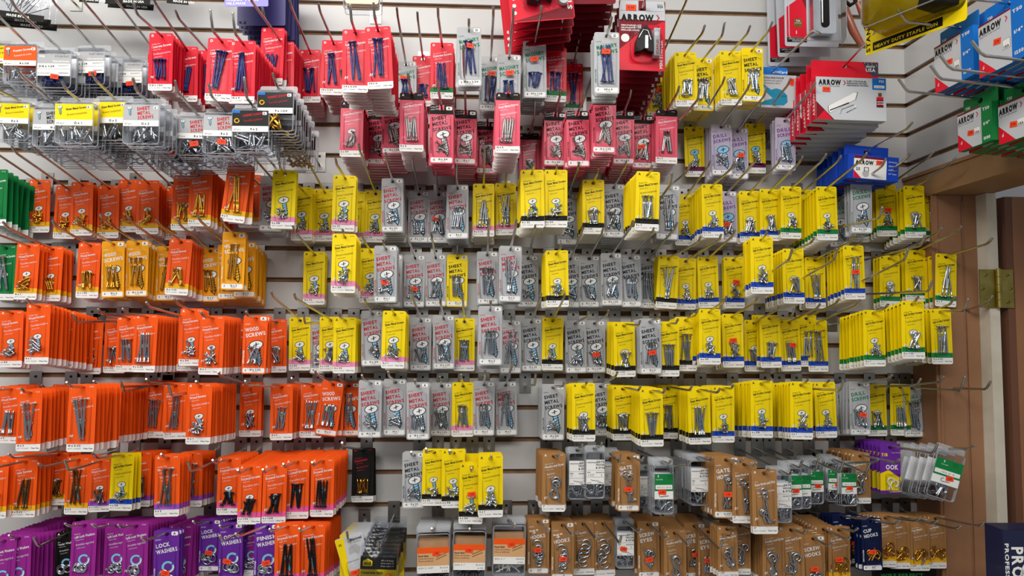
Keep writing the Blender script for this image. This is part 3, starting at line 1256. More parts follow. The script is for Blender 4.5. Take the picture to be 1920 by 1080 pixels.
def hang(X, d, z, tipd, tipz, label):
    z0 = z + .0018            # rod axis at the hole
    want = z0 - d * math.tan(rad(5.5)) + DROP
    zb = pick_slot(want, X) - DROP
    tilt = (z0 - zb) / d
    lim = (math.tan(rad(-1.5)), math.tan(rad(11)))
    t2 = max(lim[0], min(lim[1], tilt))
    if abs(tilt - t2) > 1e-6:
        if abs((z0 - zb) - t2 * d) > .012:       # keep the goods in place, let the plate sit where it must
            zb = z0 - t2 * d
        z0 = zb + t2 * d
    bend = tipd - .016
    zbend = zb + bend * t2
    rise = max(.010, min(.034, tipz - zbend))
    o = make_hook(X, zb, bend, zbend, tipd, zbend + rise, label)
    return dict(o=o, X=X, zb=zb, t=t2, bend=bend, d=d, z=z0 - .0018)


GROUPS = {}
COUNT = {}


def parse(txt):
    ox = oy = 0
    sc = 1
    out = []
    for ln in txt.strip().split('\n'):
        f = ln.split()
        if not f:
            continue
        if f[0].startswith('@'):
            ox, oy, sc = float(f[0][1:]), float(f[1]), float(f[2])
            continue
        X_ = lambda v: ox + float(v) / sc
        Y_ = lambda v: oy + float(v) / sc
        if f[0] == 'S':
            out.append(dict(s=1, kind=f[1], cx=X_(f[2]), y0=Y_(f[3]), size=f[4], opt=f[5:]))
        elif f[0] == 'E':
            out.append(dict(e=1, kind='E', tx=X_(f[1]), ty=Y_(f[2]), cx=X_(f[3]), y0=Y_(f[4]), opt=[]))
        else:
            out.append(dict(kind=f[0], tx=X_(f[1]), ty=Y_(f[2]), cx=X_(f[3]), y0=Y_(f[4]), y1=Y_(f[5]), size=f[6], opt=f[7:]))
    return out


def nopt(opt, default):
    for o in opt:
        if o[0] == 'n':
            return int(o[1:])
    return default


def ropt(opt):
    for o in opt:
        if o[0] == 'r' and o != 'r':
            return float(o[1:])
    return 0.0


NAMES = {'screw': 'screw_card', 'washer': 'washer_card', 'shook': 's_hook_card', 'eye': 'screw_eye_card', 'cup': 'cup_hook_card', 'gate': 'gate_hook_card'}


def card_name(kind):
    body, cont = K[kind][0], K[kind][5]
    if cont == 'screw':
        base = {'Y': 'sheet_metal_screw_card', 'O': 'wood_screw_card', 'A': 'wood_screw_card', 'R': 'concrete_screw_card', 'P': 'stainless_screw_card', 'G': 'carded_screws'}[kind[0]] if kind[0] in 'YOARPG' else 'screw_card'
        if kind in ('YB', 'YG', 'YV', 'GD', 'GE'):
            base = 'drill_screw_card'
        if kind == 'OP':
            base = 'drywall_screw_card'
        if kind in ('GR', 'GK'):
            base = 'sheet_metal_screw_pack'
        if kind == 'GN':
            base = 'masonry_screw_pack'
        if kind == 'GG':
            base = 'construction_screw_card'
        return base
    return NAMES[cont]


def put_card(kind, size, X, d, z, label, opt, rnd, k=1.0, yaw=0.0):
    name = card_name(kind)
    r = ropt(opt)
    # the card's own plane stands just before the depth it hangs at
    rot = (rad(rnd.uniform(-1.5, .5)), rad(r + rnd.uniform(-1.2, 1.2)), rad(yaw + rnd.uniform(-3, 3)))
    letter = 'D' if kind in ('RD', 'RG', 'GN', 'YO', 'BK', 'SE') else 'A'
    root = empty(name, (X, -d, z), rot)
    root.scale = (k, 1, k)
    cat = K[kind][8] + ' card'
    tag(root, label, 'washer card' if 'washer' in cat else 'hook card' if ('hook' in cat or 'eye' in cat) else 'screw card')
    place('backing_card', front_mesh(kind, size.replace('x', ' x '), letter), root)
    place('blister', blister_mesh('c' in K[kind][3]), root)
    contents(root, kind, size, rnd)
    if 's' in opt:
        sy = {'GN': -.036, 'SG': -.068, 'BR': -.06}.get(kind, rnd.choice([-.062, -.07, -.075]))
        if K[kind][8].endswith('screw') and kind[0] == 'Y':
            sy = -.055
        st = place('price_sticker', sticker_mesh(rnd.choice(['1.99', '2.49', '1.49', '7.49'])), root, (rnd.uniform(-.006, .004), -.0098, sy), (0, rad(rnd.uniform(-14, 14)), 0))
        st['label'] = 'orange-red price sticker'
    return root


def dfor(cx, y0, H_):
    """depth along the current hook whose projection best fits (cx, y0)"""
    best = None
    for i in range(80):
        d = .02 + (H_['d'] - .02) * i / 79
        z = H_['zb'] + H_['t'] * d - .0018
        u, v = proj((H_['X'], -d, z + CT))
        e = (u - cx) ** 2 + (v - y0) ** 2
        if best is None or e < best[0]:
            best = (e, d, z)
    return best[1], best[2]


def stack_behind(kind, H_, d0, n, where, rnd, sp=.0148, k=1.0, stop=.016, mesh=None, name=None, cat=None):
    got = 0
    for i in range(1, n + 1):
        d = d0 - sp * i - rnd.uniform(-.001, .001)
        if d < stop:
            break
        z = H_['zb'] + H_['t'] * d - .0018
        o = place(name or card_name(kind), mesh or back_mesh(kind), None, (H_['X'] + rnd.uniform(-.0012, .0012), -d, z),
                  (rad(rnd.uniform(-1, 1)), rad(rnd.uniform(-1.6, 1.6)), rad(rnd.uniform(-2.5, 2.5))), (k, 1, k))
        tag(o, where, cat or ('washer card' if 'washer' in K[kind][8] else 'hook card' if ('hook' in K[kind][8] or 'eye' in K[kind][8]) else 'screw card'), where)
        got += 1
    return got


def depth_low(e, Hh):
    # the lowest rows: depth along the hook from where its tip and its goods lie
    X, dh, z, td, tz = solve(e['tx'], e['ty'], e['cx'], e['y0'], e['y1'], Hh=Hh)
    if abs(e['cx'] - 893) > 200:
        xt = at(e['tx'], e['ty'], .30)[0]
        dt = min([.05 + .22 * i / 60 for i in range(61)], key=lambda q: abs(at(e['cx'], e['y0'], q)[0] - xt))
        d = .75 * dt + .25 * dh
    else:
        d = .7 * .18 + .3 * dh
    for o in e['opt']:
        if o[0] == 'd':
            d = int(o[1:]) / 1000
    k = 1.0
    if e['y1'] < 1078:
        k = (e['y1'] - e['y0']) / (Hh * scale_at(e['cx'], (e['y0'] + e['y1']) / 2, d))
    return d, max(.86, min(1.03, k))




def do_row(r):
    rows = parse(ROWS[r])
    H_ = None
    n_in = 0
    rnd = random.Random(100 + r)
    cards = [e for e in rows if 'e' not in e]
    fronts = sorted([e for e in cards], key=lambda e: e['cx'])
    for i, e in enumerate(fronts):
        e['i'] = i + 1
    # where every card hangs; a card whose hook would share another's place hangs further back on that hook
    for e in rows:
        e['k'] = 1.0
        if 'e' in e:
            p = at(e['tx'], e['ty'], .31)
            e['X'], e['tz'] = p[0], p[2]
        elif e.get('s') != 1:
            if r >= 7:
                d, e['k'] = depth_low(e, .125)
                e['sol'] = solve(e['tx'], e['ty'], e['cx'], e['y0'], e['y1'], dfix=d)
            else:
                e['sol'] = solve(e['tx'], e['ty'], e['cx'], e['y0'], e['y1'])
    prev = None
    for e in rows:
        if e.get('s') == 1:
            e['prev'] = prev
        else:
            prev = e
    own = sorted([e for e in rows if 'sol' in e], key=lambda e: -e['sol'][1])
    for i, e in enumerate(own):
        for q in own[:i]:
            if 'host' not in q and 'host' not in e and abs(q['sol'][0] - e['sol'][0]) < .0225 and abs(q['cx'] - e['cx']) < 70:
                # the same rod only if the card's height lies on it
                qz = q['sol'][2] - (q['sol'][1] - e['sol'][1]) * math.tan(rad(5.5))
                if abs(qz - e['sol'][2]) < .012:
                    e['host'] = q
    rows = [e for e in rows if 'host' not in e and e.get('s') != 1] + [e for e in rows if e.get('s') == 1] + [e for e in rows if 'host' in e]
    front2 = {id(e['prev']): 1 for e in rows if e.get('s') == 1}
    stops = {}
    for e in rows:
        if 'host' in e:
            stops[id(e['host'])] = e['sol'][1] + .014
    for e in rows:
        if 'e' in e:
            n_in += 1
            zr = e['tz'] - .022
            want = zr - .295 * math.tan(rad(5.5)) + DROP
            zb = pick_slot(want, e['X']) - DROP
            t2 = max(-.03, min(.19, (zr - zb) / .295))
            make_hook(e['X'], zb, .295, zb + t2 * .295, .31, zb + t2 * .295 + .022, 'bare chrome display hook, %s of the bare ones in the %s' % (ORD[n_in], ROWN[r]))
            continue
        kind, size = e['kind'], e['size']
        body = K[kind]
        sz = size if size != '-' else '8x1'
        said = ('marked ' + size + ' ') if size != '-' else ''
        lab = '%s %s card %s' % (body[7], body[8], said)
        tail_ = ', %s from left, %s' % (ORD[e['i']], ROWN[r])
        if 's' in e['opt'] and e.get('s') != 1 and len(lab.replace('/', ' ').split()) < 8:
            lab += 'with price sticker'
        lab = lab.strip() + tail_
        if e.get('s') == 1:
            H_ = e['prev']['hk'] if 'hk' in e['prev'] else e['prev']['host']['hk']
            d, z = dfor(e['cx'], e['y0'], H_)
            put_card(kind, sz, H_['X'], d, z, lab, e['opt'], rnd)
            hk = H_
        elif 'host' in e:
            hk = e['host']['hk']
            d = e['sol'][1]
            put_card(kind, sz, hk['X'], d, hk['zb'] + hk['t'] * d - .0018, lab, e['opt'], rnd, e['k'])
        else:
            X, d, z, td, tz = e['sol']
            hk = hang(X, d, z, td, tz, 'chrome display hook carrying the %s card from left in the %s' % (ORD[e['i']], ROWN[r]))
            z, H_ = hk['z'], hk
            e['hk'] = hk
            put_card(kind, sz, X, d, z, lab, e['opt'], rnd, e['k'])
        n = nopt(e['opt'], 4)
        if id(e) in front2 and 'n' not in ''.join(e['opt']):
            n = 1
        where = '%s %s cards stacked behind the %s card from left, %s' % (body[0] if body[0] != 'rose' else 'pink', body[8], ORD[e['i']], ROWN[r])
        stack_behind(kind, hk, d, n, where, rnd, sp=.019 if 'g' in e['opt'] else .0148, k=e['k'], stop=stops.get(id(e), .016))
# ---------------------------------------------------------------- clear boxes and bags
BK_ = {
    # kind: width, height, label fill, ink, lines, metal, contents, words
    'B1': (.072, .094, 'yellow', 'ink', ('Wood Screws', 'Phillips'), 'steel', 'screw', 'clear box of screws with yellow label'),
    'B2': (.072, .094, 'orange', 'paper', ('Framing Screws', 'Conexion de techos'), 'steel', 'screw', 'clear box of framing screws with orange label'),
    'B3': (.072, .094, 'grey', 'ink', ('XYLAN FLAT', 'Concrete Screws'), 'bluecoat', 'screw', 'clear box of flat concrete screws with grey label'),
    'B4': (.072, .094, 'grey', 'ink', ('FLAT HEAD', 'Concrete Screws'), 'bluecoat', 'screw', 'clear box of flat head concrete screws'),
    'B5': (.072, .094, 'yellow', 'ink', ('Sheet Metal Screws', 'Autorroscantes'), 'steel', 'screw', 'clear box of screws with yellow label'),
    'B6': (.072, .094, 'grey', 'ink', ('SHEET', 'METAL', 'SCREWS'), 'steel', 'screw', 'clear box of screws with black letters on grey'),
    'B7': (.072, .094, 'grey', 'inkred', ('SHEET', 'METAL', 'SCREWS'), 'steel', 'screw', 'clear box of screws with red letters on grey'),
    'B8': (.072, .094, 'black', 'inkred', ('CABINET SCREWS', 'Tornillos gabinete'), 'steel', 'screw', 'clear box of silver cabinet screws, black label'),
    'B9': (.072, .094, 'black', 'inkred', ('CABINET SCREWS', 'Tornillos gabinete'), 'brass', 'screw', 'clear box of gold cabinet screws, black label'),
    'L1': (.045, .115, 'paper', 'ink', ('GATE', 'HOOK', '& EYES'), 'steel', 'eye', 'clear gate hook pack with white label'),
    'L2': (.045, .115, 'bandgreen', 'ink', ('Screw', 'Hooks'), 'steel', 'cup', 'clear screw hook pack with green and white label'),
    'L3': (.066, .115, 'bandgreen', 'ink', ('Screw', 'Hooks'), 'steel', 'cup', 'wide tilted clear screw hook pack, green and white label'),
    'PN': (.072, .120, 'tan', 'ink', ('Panel Nails', 'Clavos de Laminas', 'Clous a Lambriser'), 'blackened', 'nail', 'clear box of black panel nails'),
    'PW': (.072, .120, 'tan', 'ink', ('Panel Nails', 'Clavos de Laminas', 'Clous a Lambriser'), 'white', 'nail', 'clear box of white panel nails'),
}


def nail_mesh(metal, L=26):
    key = ('nail', L, metal)
    if key not in PIECE:
        mb = MB()
        mb.tube([(0, 0, 0), (0, 0, .003), (0, 0, L / 1000 - .001), (0, 0, L / 1000 - .0009), (0, 0, L / 1000)], .001, metal, seg=6, radii=[.0002, .0009, .0009, .002, .002])
        PIECE[key] = mb.data('nail')
    return PIECE[key]


def shell(mb, w, h, dep, top=CT, m=None, euro=True):
    """clear hanging box; the hole is the local origin"""
    m = m or CLEAR
    x0, x1, zb, zt = -w / 2, w / 2, top - h, top - .0125
    card_with_hole(mb, FROST, w=w / 2, top=top, bot=zt - .002, r=.004, th=.0005, hole=.0045)
    P0 = rrect(x0 + .001, zb, x1 - .001, zt, .006, 3)
    P1 = rrect(x0 + .002, zb + .001, x1 - .002, zt - .001, .006, 3)
    P2 = rrect(x0 + .0045, zb + .0035, x1 - .0045, zt - .0035, .004, 3)
    n = len(P0)
    rings = [[(x, 0, z) for x, z in P0], [(x, -dep + .002, z) for x, z in P1], [(x, -dep, z) for x, z in P2]]
    fs = []
    for k in (0, 1):
        for i in range(n):
            j = (i + 1) % n
            fs.append((k * n + i, k * n + j, (k + 1) * n + j, (k + 1) * n + i))
    mb.add(sum(rings, []), fs, m, True)
    mb.face(rings[2], m)
    mb.face(rings[0][::-1], m)
    # the rolled rim that catches the light
    mb.tube([(x, -dep + .0015, z) for x, z in P1], .0011, FROST, seg=5, closed=True)
    mb.tube([(x, -.001, z) for x, z in P0], .0011, FROST, seg=5, closed=True)


BM_ = {}


def box_meshes(kind, size):
    w_, h, fill, ink, lines, metal, cont, words = BK_[kind]
    if (kind, size) in BM_:
        return BM_[kind, size]
    dep = .020 if kind[0] in 'BP' else .010
    a = MB()
    shell(a, w_, h, dep)
    b = MB()
    zt, y = CT - .0125, -dep - .0004
    x0, x1 = -w_ / 2 + .0025, w_ / 2 - .0025
    if kind in ('B5', 'B6', 'B7', 'B2', 'B1', 'B8', 'B9'):
        b.box((x0, y, zt - .047), (x1, y + .0003, zt - .006), fill)
        flat(b, [(x0, zt - .047), (x1, zt - .047), (x1, zt - .036), (x0, zt - .036)], y - .0001, 'paper')
        yy = y - .0003
        text(b, size.replace('x', ' x '), 0, zt - .044, .0058, 'ink', y=yy, bold=True)
        text(b, '60 pcs', x0 + .003, zt - .044, .0048, 'ink', y=yy)
        if len(lines) == 3:
            for i, s in enumerate(lines):
                text(b, s, -.008 + i * .001, zt - .0175 - i * .0085, .0088, ink, y=yy, rot=rad(7), bold=True, width=.005 * len(s))
            sx_ = -.022
        else:
            text(b, lines[0], -.014, zt - .0185, .0058, ink, y=yy, rot=rad(8), bold=True, width=.038)
            text(b, lines[1], -.012, zt - .0285, .0056, ink, y=yy, rot=rad(8), width=.036)
            sx_ = -.025
        sub = MB()
        if kind not in ('B8', 'B9'):
            art_screw(sub, sx_, zt - .012, .0085, rad(6), 'cyan')
        else:
            art_ring(sub, sx_, zt - .026, .005, 'gold', 'gold')
            b.face([(x0, y - .0001, zt - .011), (x0 + .014, y - .0001, zt - .011), (x0 + .014, y - .0001, zt - .006), (x0, y - .0001, zt - .006)], 'skyblue')
        if sub.v:
            b.add([(p[0], p[1] + yy, p[2]) for p in sub.v], [], 'ink')
            base = len(b.v) - len(sub.v)
            for f, mi, in zip(sub.f, sub.m):
                b.f.append(tuple(i + base for i in f)); b.m.append(b.mi(sub.mats[mi])); b.sm.append(False)
        flat(b, rrect(x1 - .011, zt - .0145, x1 - .003, zt - .0085, .0012, 2), yy, 'paper')
        text(b, 'K', x1 - .007, zt - .0135, .005, 'ink', y=yy - .0001, align='c', bold=True)
    elif kind in ('B3', 'B4'):
        b.box((x0, y, zt - .056), (x1, y + .0003, zt - .010), 'paper')
        yy = y - .0002
        flat(b, [(x0, zt - .030), (x1, zt - .030), (x1, zt - .010), (x0, zt - .010)], yy, 'grey')
        text(b, lines[0], x1 - .002, zt - .017, .0062, 'ink', y=yy - .0001, align='r', width=.030)
        text(b, lines[1], x1 - .002, zt - .027, .0056, 'paper', y=yy - .0001, align='r', bold=True, width=.034)
        text(b, 'WEJ', x0 + .003, zt - .017, .0055, 'paper', y=yy - .0001, bold=True)
        text(b, size.replace('x', ' x '), x0 + .003, zt - .038, .006, 'ink', y=yy - .0001, bold=True)
        text(b, 'QUANTITY', x1 - .003, zt - .036, .004, 'ink', y=yy - .0001, align='r')
        flat(b, [(x0, zt - .041), (x1, zt - .041), (x1, zt - .042), (x0, zt - .042)], yy, 'grey')
        text(b, 'BLUE RUSPERT', x0 + .002, zt - .052, .0035, 'ink', y=yy - .0001)
        flat(b, [(.010, zt - .0505), (.030, zt - .0505), (.030, zt - .0495), (.010, zt - .0495)], yy - .0001, 'ink')
    elif kind == 'L1':
        b.box((x0, y, CT - .083), (x1, y + .0003, CT - .030), 'paper')
        yy = y - .0002
        for i, s in enumerate(lines):
            text(b, s, .011, CT - .0365 - i * .0065, .0060, 'ink', y=yy, align='c', bold=True)
        text(b, 'HARDWARE', -.018, CT - .0375, .0036, 'ink', y=yy, bold=True)
        text(b, 'SIZE', -.018, CT - .0590, .0034, 'ink', y=yy, bold=True)
        text(b, size, -.017, CT - .0655, .0066, 'ink', y=yy)
        text(b, 'QUANTITY', .001, CT - .0590, .0034, 'ink', y=yy, bold=True)
        text(b, '2', .012, CT - .0655, .0066, 'ink', y=yy)
        for z in (.0535, .0680):
            flat(b, [(x0 + .001, CT - z), (x1 - .001, CT - z), (x1 - .001, CT - z + .0004), (x0 + .001, CT - z + .0004)], yy, 'ink')
        b.tube([(-.010, yy, CT - .0730), (-.008, yy, CT - .0745), (.008, yy, CT - .0765), (.012, yy, CT - .0795)], .0005, 'ink', seg=4)
        text(b, 'ZINC', -.018, CT - .0815, .0038, 'ink', y=yy)
        text(b, 'PLATED', .004, CT - .0815, .0038, 'ink', y=yy)
    elif kind in ('L2', 'L3'):
        b.box((x0, y, CT - .083), (x1, y + .0003, CT - .030), 'paper')
        yy = y - .0002
        flat(b, [(x0, CT - .066), (x1, CT - .066), (x1, CT - .030), (x0, CT - .030)], yy, 'bandgreen')
        flat(b, rrect(x0 + .002, CT - .062, x1 - .002, CT - .053, .001, 2), yy - .0001, 'paper')
        text(b, 'S', -.012, CT - .037, .0065, 'paper', y=yy - .0001, bold=True, align='c')
        text(b, 'Screw', .008, CT - .036, .004, 'ink', y=yy - .0001)
        text(b, 'Hooks', .008, CT - .041, .004, 'ink', y=yy - .0001)
        text(b, 'THE HOME HARDWARE'[:8], -.018, CT - .043, .003, 'paper', y=yy - .0001)
        text(b, size.replace('x', ' X '), 0, CT - .0595, .0042, 'ink', y=yy - .0002, align='c', width=.032)
        b.tube([(-.006 + .004 * math.cos(rad(t)), yy, CT - .074 + .004 * math.sin(rad(t))) for t in range(60, 330, 30)] + [(.010, yy, CT - .076)], .0006, 'ink', seg=4)
    else:
        b.box((x0, y, CT - .093), (x1, y + .0003, CT - .040), 'tan')
        yy = y - .0002
        flat(b, [(x0, CT - .052), (x1, CT - .052), (x1, CT - .040), (x0, CT - .040)], yy, 'orange')
        flat(b, [(x0, CT - .093), (x1, CT - .093), (x1, CT - .078), (x0, CT - .078)], yy, 'paper')
        for i, s in enumerate(lines):
            text(b, s, x0 + .002, CT - .0590 - i * .0052, .0048, 'ink', y=yy - .0001, bold=i == 0, width=.0018 * len(s) + .002)
        text(b, size.split('x')[0] + ' X ' + size.split('x')[1] + '"', x0 + .002, CT - .0840, .005, 'ink', y=yy - .0001)
        text(b, 'WHITE' if kind == 'PW' else 'BLACK', x1 - .002, CT - .0840, .005, 'ink', y=yy - .0001, align='r')
        text(b, '6 OZ.', x1 - .002, CT - .0910, .005, 'ink', y=yy - .0001, align='r')
        for k in (0, 1):
            b.tube([(.006, yy, CT - .060 - k * .005), (.028, yy, CT - .051 - k * .005)], .0009, 'bronze', seg=5)
    BM_[kind, size] = (a.data('clear_shell'), b.data('label_card'), dep)
    return BM_[kind, size]


def put_box(kind, size, X, d, z, label, opt, rnd, full=True):
    sh, lb, dep = box_meshes(kind, size)
    w_, h, fill, ink, lines, metal, cont, words = BK_[kind]
    nm = {'B': 'boxed_screws', 'L': 'hook_pack', 'P': 'boxed_nails'}[kind[0]]
    r = ropt(opt)
    root = empty(nm, (X, -d, z), (0, rad(r + rnd.uniform(-1, 1)), rad(rnd.uniform(-3, 3))))
    tag(root, label, {'B': 'screw box', 'L': 'hook pack', 'P': 'nail box'}[kind[0]])
    place('clear_shell', sh, root)
    place('label_card', lb, root)
    if full:
        zb = CT - h
        if kind[0] in 'BP':
            n, hw = (12, .022) if kind[0] == 'B' else (14, .022)
            hz = .022 if kind[0] == 'B' else .022
            for i in range(n):
                L = 26
                a = rad(rnd.uniform(-75, 75))
                me = piece_mesh('screw', min(30, max(20, length_of(size))), metal) if kind[0] == 'B' else nail_mesh(metal)
                o = place('screw' if kind[0] == 'B' else 'nail', me, root)
                cx, cz = rnd.uniform(-hw, hw), zb + .012 + rnd.uniform(0, hz * .7)
                o.location = (cx - math.sin(a) * .013, -.004 - (i % 6) * .0024, cz - math.cos(a) * .013)
                o.location.z = max(o.location.z, zb + .006)
                o.rotation_euler = (0, a, 0)
        else:
            for i in range(4):
                a = rad(rnd.uniform(-40, 40))
                o = place(PNAME[cont], piece_mesh(cont, 30, metal), root)
                o.location = (rnd.uniform(-.009, .009), -.0025 - .0016 * i, zb + .006 + rnd.uniform(0, .004))
                o.rotation_euler = (0, a, 0)
    if 's' in opt:
        st = place('price_sticker', sticker_mesh('1.99'), root, (rnd.uniform(-.006, .010), -dep - .0010, {'B': CT - .070, 'L': CT - .068, 'P': CT - .052}[kind[0]]), (0, rad(rnd.uniform(-12, 12)), 0))
        st['label'] = 'orange-red price sticker'
    return root, dep


BBK = {}


def box_back(kind, size):
    if kind not in BBK:
        w_, h, fill, ink, lines, metal, cont, words = BK_[kind]
        dep = .018 if kind[0] in 'BP' else .009
        mb = MB()
        shell(mb, w_, h, dep)
        x0, x1 = -w_ / 2 + .003, w_ / 2 - .003
        zt = CT - .0125
        hi, lo = (zt - .006, zt - .047) if kind[0] == 'B' else (CT - .030, CT - .083)
        mb.box((x0, -dep + .001, lo), (x1, -dep + .0014, hi), fill if kind not in ('L2', 'L3', 'B3', 'B4') else 'paper')
        flat(mb, [(x0, lo), (x1, lo), (x1, lo + .010), (x0, lo + .010)], -dep + .0009, 'paper')
        for i in range(5):
            x = -w_ * .30 + i * w_ * .15
            z = CT - h + .012 + (i % 2) * .005
            mb.tube([(x - .008, -dep * .55, z), (x + .008, -dep * .45, z + .006 * (-1) ** i)], .0014, metal, seg=5)
        BBK[kind] = mb.data('boxed_goods')
    return BBK[kind]


def do_boxes(r):
    rnd = random.Random(300 + r)
    rows = parse(BOXES[r])
    for i, e in enumerate(sorted(rows, key=lambda q: q['cx'])):
        e['i'] = i + 1
    for e in rows:
        lim_ = .014
        nx = [q for q in rows if 'h' in q['opt'] and rows[[id(v) for v in rows].index(id(q)) - 1] is e]
        if nx:
            lim_ = solve(nx[0]['tx'], nx[0]['ty'], nx[0]['cx'], nx[0]['y0'], nx[0]['y1'], Hh=.094)[1] + .022
        kind = e['kind']
        w_, h, fill, ink, lines, metal, cont, words = BK_[kind]
        k_ = 1.0
        if r >= 7:
            d, k_ = depth_low(e, h)
            X, d, z, td, tz = solve(e['tx'], e['ty'], e['cx'], e['y0'], e['y1'], Hh=h, dfix=d)
        else:
            X, d, z, td, tz = solve(e['tx'], e['ty'], e['cx'], e['y0'], e['y1'], Hh=h)
        pl = '%s from left of the clear packs in the %s' % (ORD[e['i']], ROWN[r])
        if 'h' in e['opt']:
            d = min(d, hk['d'] - .03)
            X, hk = hk['X'], dict(hk, z=hk['zb'] + hk['t'] * d - .0018)
        else:
            hk = hang(X, d, z, td, tz, 'chrome display hook carrying the %s clear pack from left, %s' % (ORD[e['i']], ROWN[r]))
        lab = words + ', ' + ORD[e['i']] + ' clear pack, ' + ROWN[r]
        root, dep = put_box(kind, e['size'], X, d, hk['z'], lab, e['opt'], rnd)
        root.scale = (k_, 1, k_)
        n = nopt(e['opt'], 3)
        sp = dep + .0035 if kind != 'L3' else .030
        where = 'clear packs stacked behind the %s clear pack from left, %s' % (ORD[e['i']], ROWN[r])
        dd = d
        r_ = ropt(e['opt'])
        for k in range(n):
            dd -= sp
            if dd < lim_:
                break
            o = place({'B': 'boxed_screws', 'L': 'hook_pack', 'P': 'boxed_nails'}[kind[0]], box_back(kind, e['size']), None, (X + rnd.uniform(-.001, .001), -dd, hk['zb'] + hk['t'] * dd - .0018),
                      (0, rad(rnd.uniform(-1.5, 1.5) + r_), rad(rnd.uniform(-2, 2))), (k_, 1, k_))
            tag(o, where, {'B': 'screw box', 'L': 'hook pack', 'P': 'nail box'}[kind[0]], where)


# ---------------------------------------------------------------- the room
mat('melamine', 'C9C8C6', rough=0.38, noise='C2C1BF', nscale=3, coat=0.1)
mat('groove', '8A6848', rough=0.8, noise='765638', nscale=40)
mat('brownpaint', '9C7050', rough=0.62, noise='8E6444', nscale=9, bump=0.15)
mat('headerpaint', 'A07A52', rough=0.6, noise='946E48', nscale=7, bump=0.15)
mat('jambwhite', 'D8D0BE', rough=0.6, noise='C8BFAB', nscale=14, bump=0.2)
mat('plaster', 'E4E6E8', rough=0.8)
mat('greywall', '77767A', rough=0.8)
mat('doorpaint', '9A6A46', rough=0.55, noise='8F6040', nscale=8, bump=0.1)
mat('doordark', '6E4630', rough=0.6)
mat('hingebrass', 'B8A860', rough=0.32, metal=1.0, noise='A09048', nscale=30)
mat('floortile', 'A8A29A', rough=0.5, noise='9A948C', nscale=4)
mat('leather', '9A4E36', rough=0.38, coat=0.3)
mat('midnight', '181C40', rough=0.4, coat=0.2)


def structure(mb, name):
    o = mb.build(name)
    o['kind'] = 'structure'
    return o


def slat_run(mb, a, b, axis, zlo, zhi, kmin, kmax, skin=.009, gap=.0115):
    """slats between grooves; axis 'x' faces -y at y=0, axis 'y' faces -x at x=XC"""
    for k in range(kmin, kmax + 1):
        zt = ZO - PITCH * k - gap + .0012
        zb = ZO - PITCH * (k + 1) + .0012
        zb, zt = max(zb, zlo), min(zt, zhi)
        if zt <= zb:
            continue
        if axis == 'x':
            mb.box((a, 0, zb), (b, skin, zt), 'melamine')
        else:
            mb.box((XC, a, zb), (XC + skin, b, zt), 'melamine')


zfloor, ztop = 0.0, 2.75
mb = MB()
slat_run(mb, -3.2, XC, 'x', 0.35, ztop, -7, 25)
mb.box((-3.2, .009, 0), (XC + .009, .03, ztop), 'groove')
mb.box((-3.2, 0.0, 0.0), (XC, .0089, .345), 'melamine')
structure(mb, 'wall_back')

ZH1, ZH2 = at(1705, 337, 0.0)[2], at(1766, 366, .105)[2]
mb = MB()
slat_run(mb, -3.4, 0, 'y', ZH1, ztop, -7, 25)
mb.box((XC + .009, -3.4, ZH1), (XC + .03, .009, ztop), 'groove')
structure(mb, 'wall_right')
# header over the opening, proud of the slats
mb = MB()
mb.box((XC - .012, -3.4, ZH2), (XC + .12, 0.0, ZH1 - .002), 'headerpaint', 0)
mb.box((XC - .016, -3.4, ZH1 - .006), (XC + .03, -.001, ZH1 + .002), 'brownpaint')
structure(mb, 'trim_1')
# the wall end beside the goods and the moulded jamb that faces the camera
JY = -.105
mb = MB()
mb.box((XC, JY + .001, 0), (XC + .012, -.0005, ZH2 - .001), 'brownpaint')
structure(mb, 'wall_side')
mb = MB()
xj0, xj1 = XC - .012, at(1832, 540, -JY)[0]
xm = at(1803, 540, -JY)[0]
mb.box((xj0, JY - .004, 0), (xm, JY + .0, ZH2 - .001), 'brownpaint')
mb.box((xm + .001, JY - .001, 0), (xm + .007, JY + .012, ZH2 - .001), 'brownpaint')
mb.box((xm + .008, JY - .004, 0), (xj1, JY + .0, ZH2 - .001), 'brownpaint')
mb.box((xj0 + .006, JY - .0075, 0), (xj0 + .011, JY - .004, ZH2 - .001), 'brownpaint')
structure(mb, 'trim_2')
mb = MB()
xw1 = at(1857, 540, .115)[0]
mb.box((xj1 + .001, JY - .0385, 0), (xw1, JY + .03, ZH2 - .001), 'jambwhite')
structure(mb, 'trim_3')
mb = MB()
mb.box((XC + .013, .8, 1.78), (3.4, .84, 2.75), 'plaster')
mb.box((XC + .013, .79, 0), (3.4, .84, 1.779), 'greywall')
structure(mb, 'wall_beyond')
mb = MB()
mb.box((-3.2, -4.0, -.05), (3.4, .84, 0.0), 'floortile')
structure(mb, 'floor')

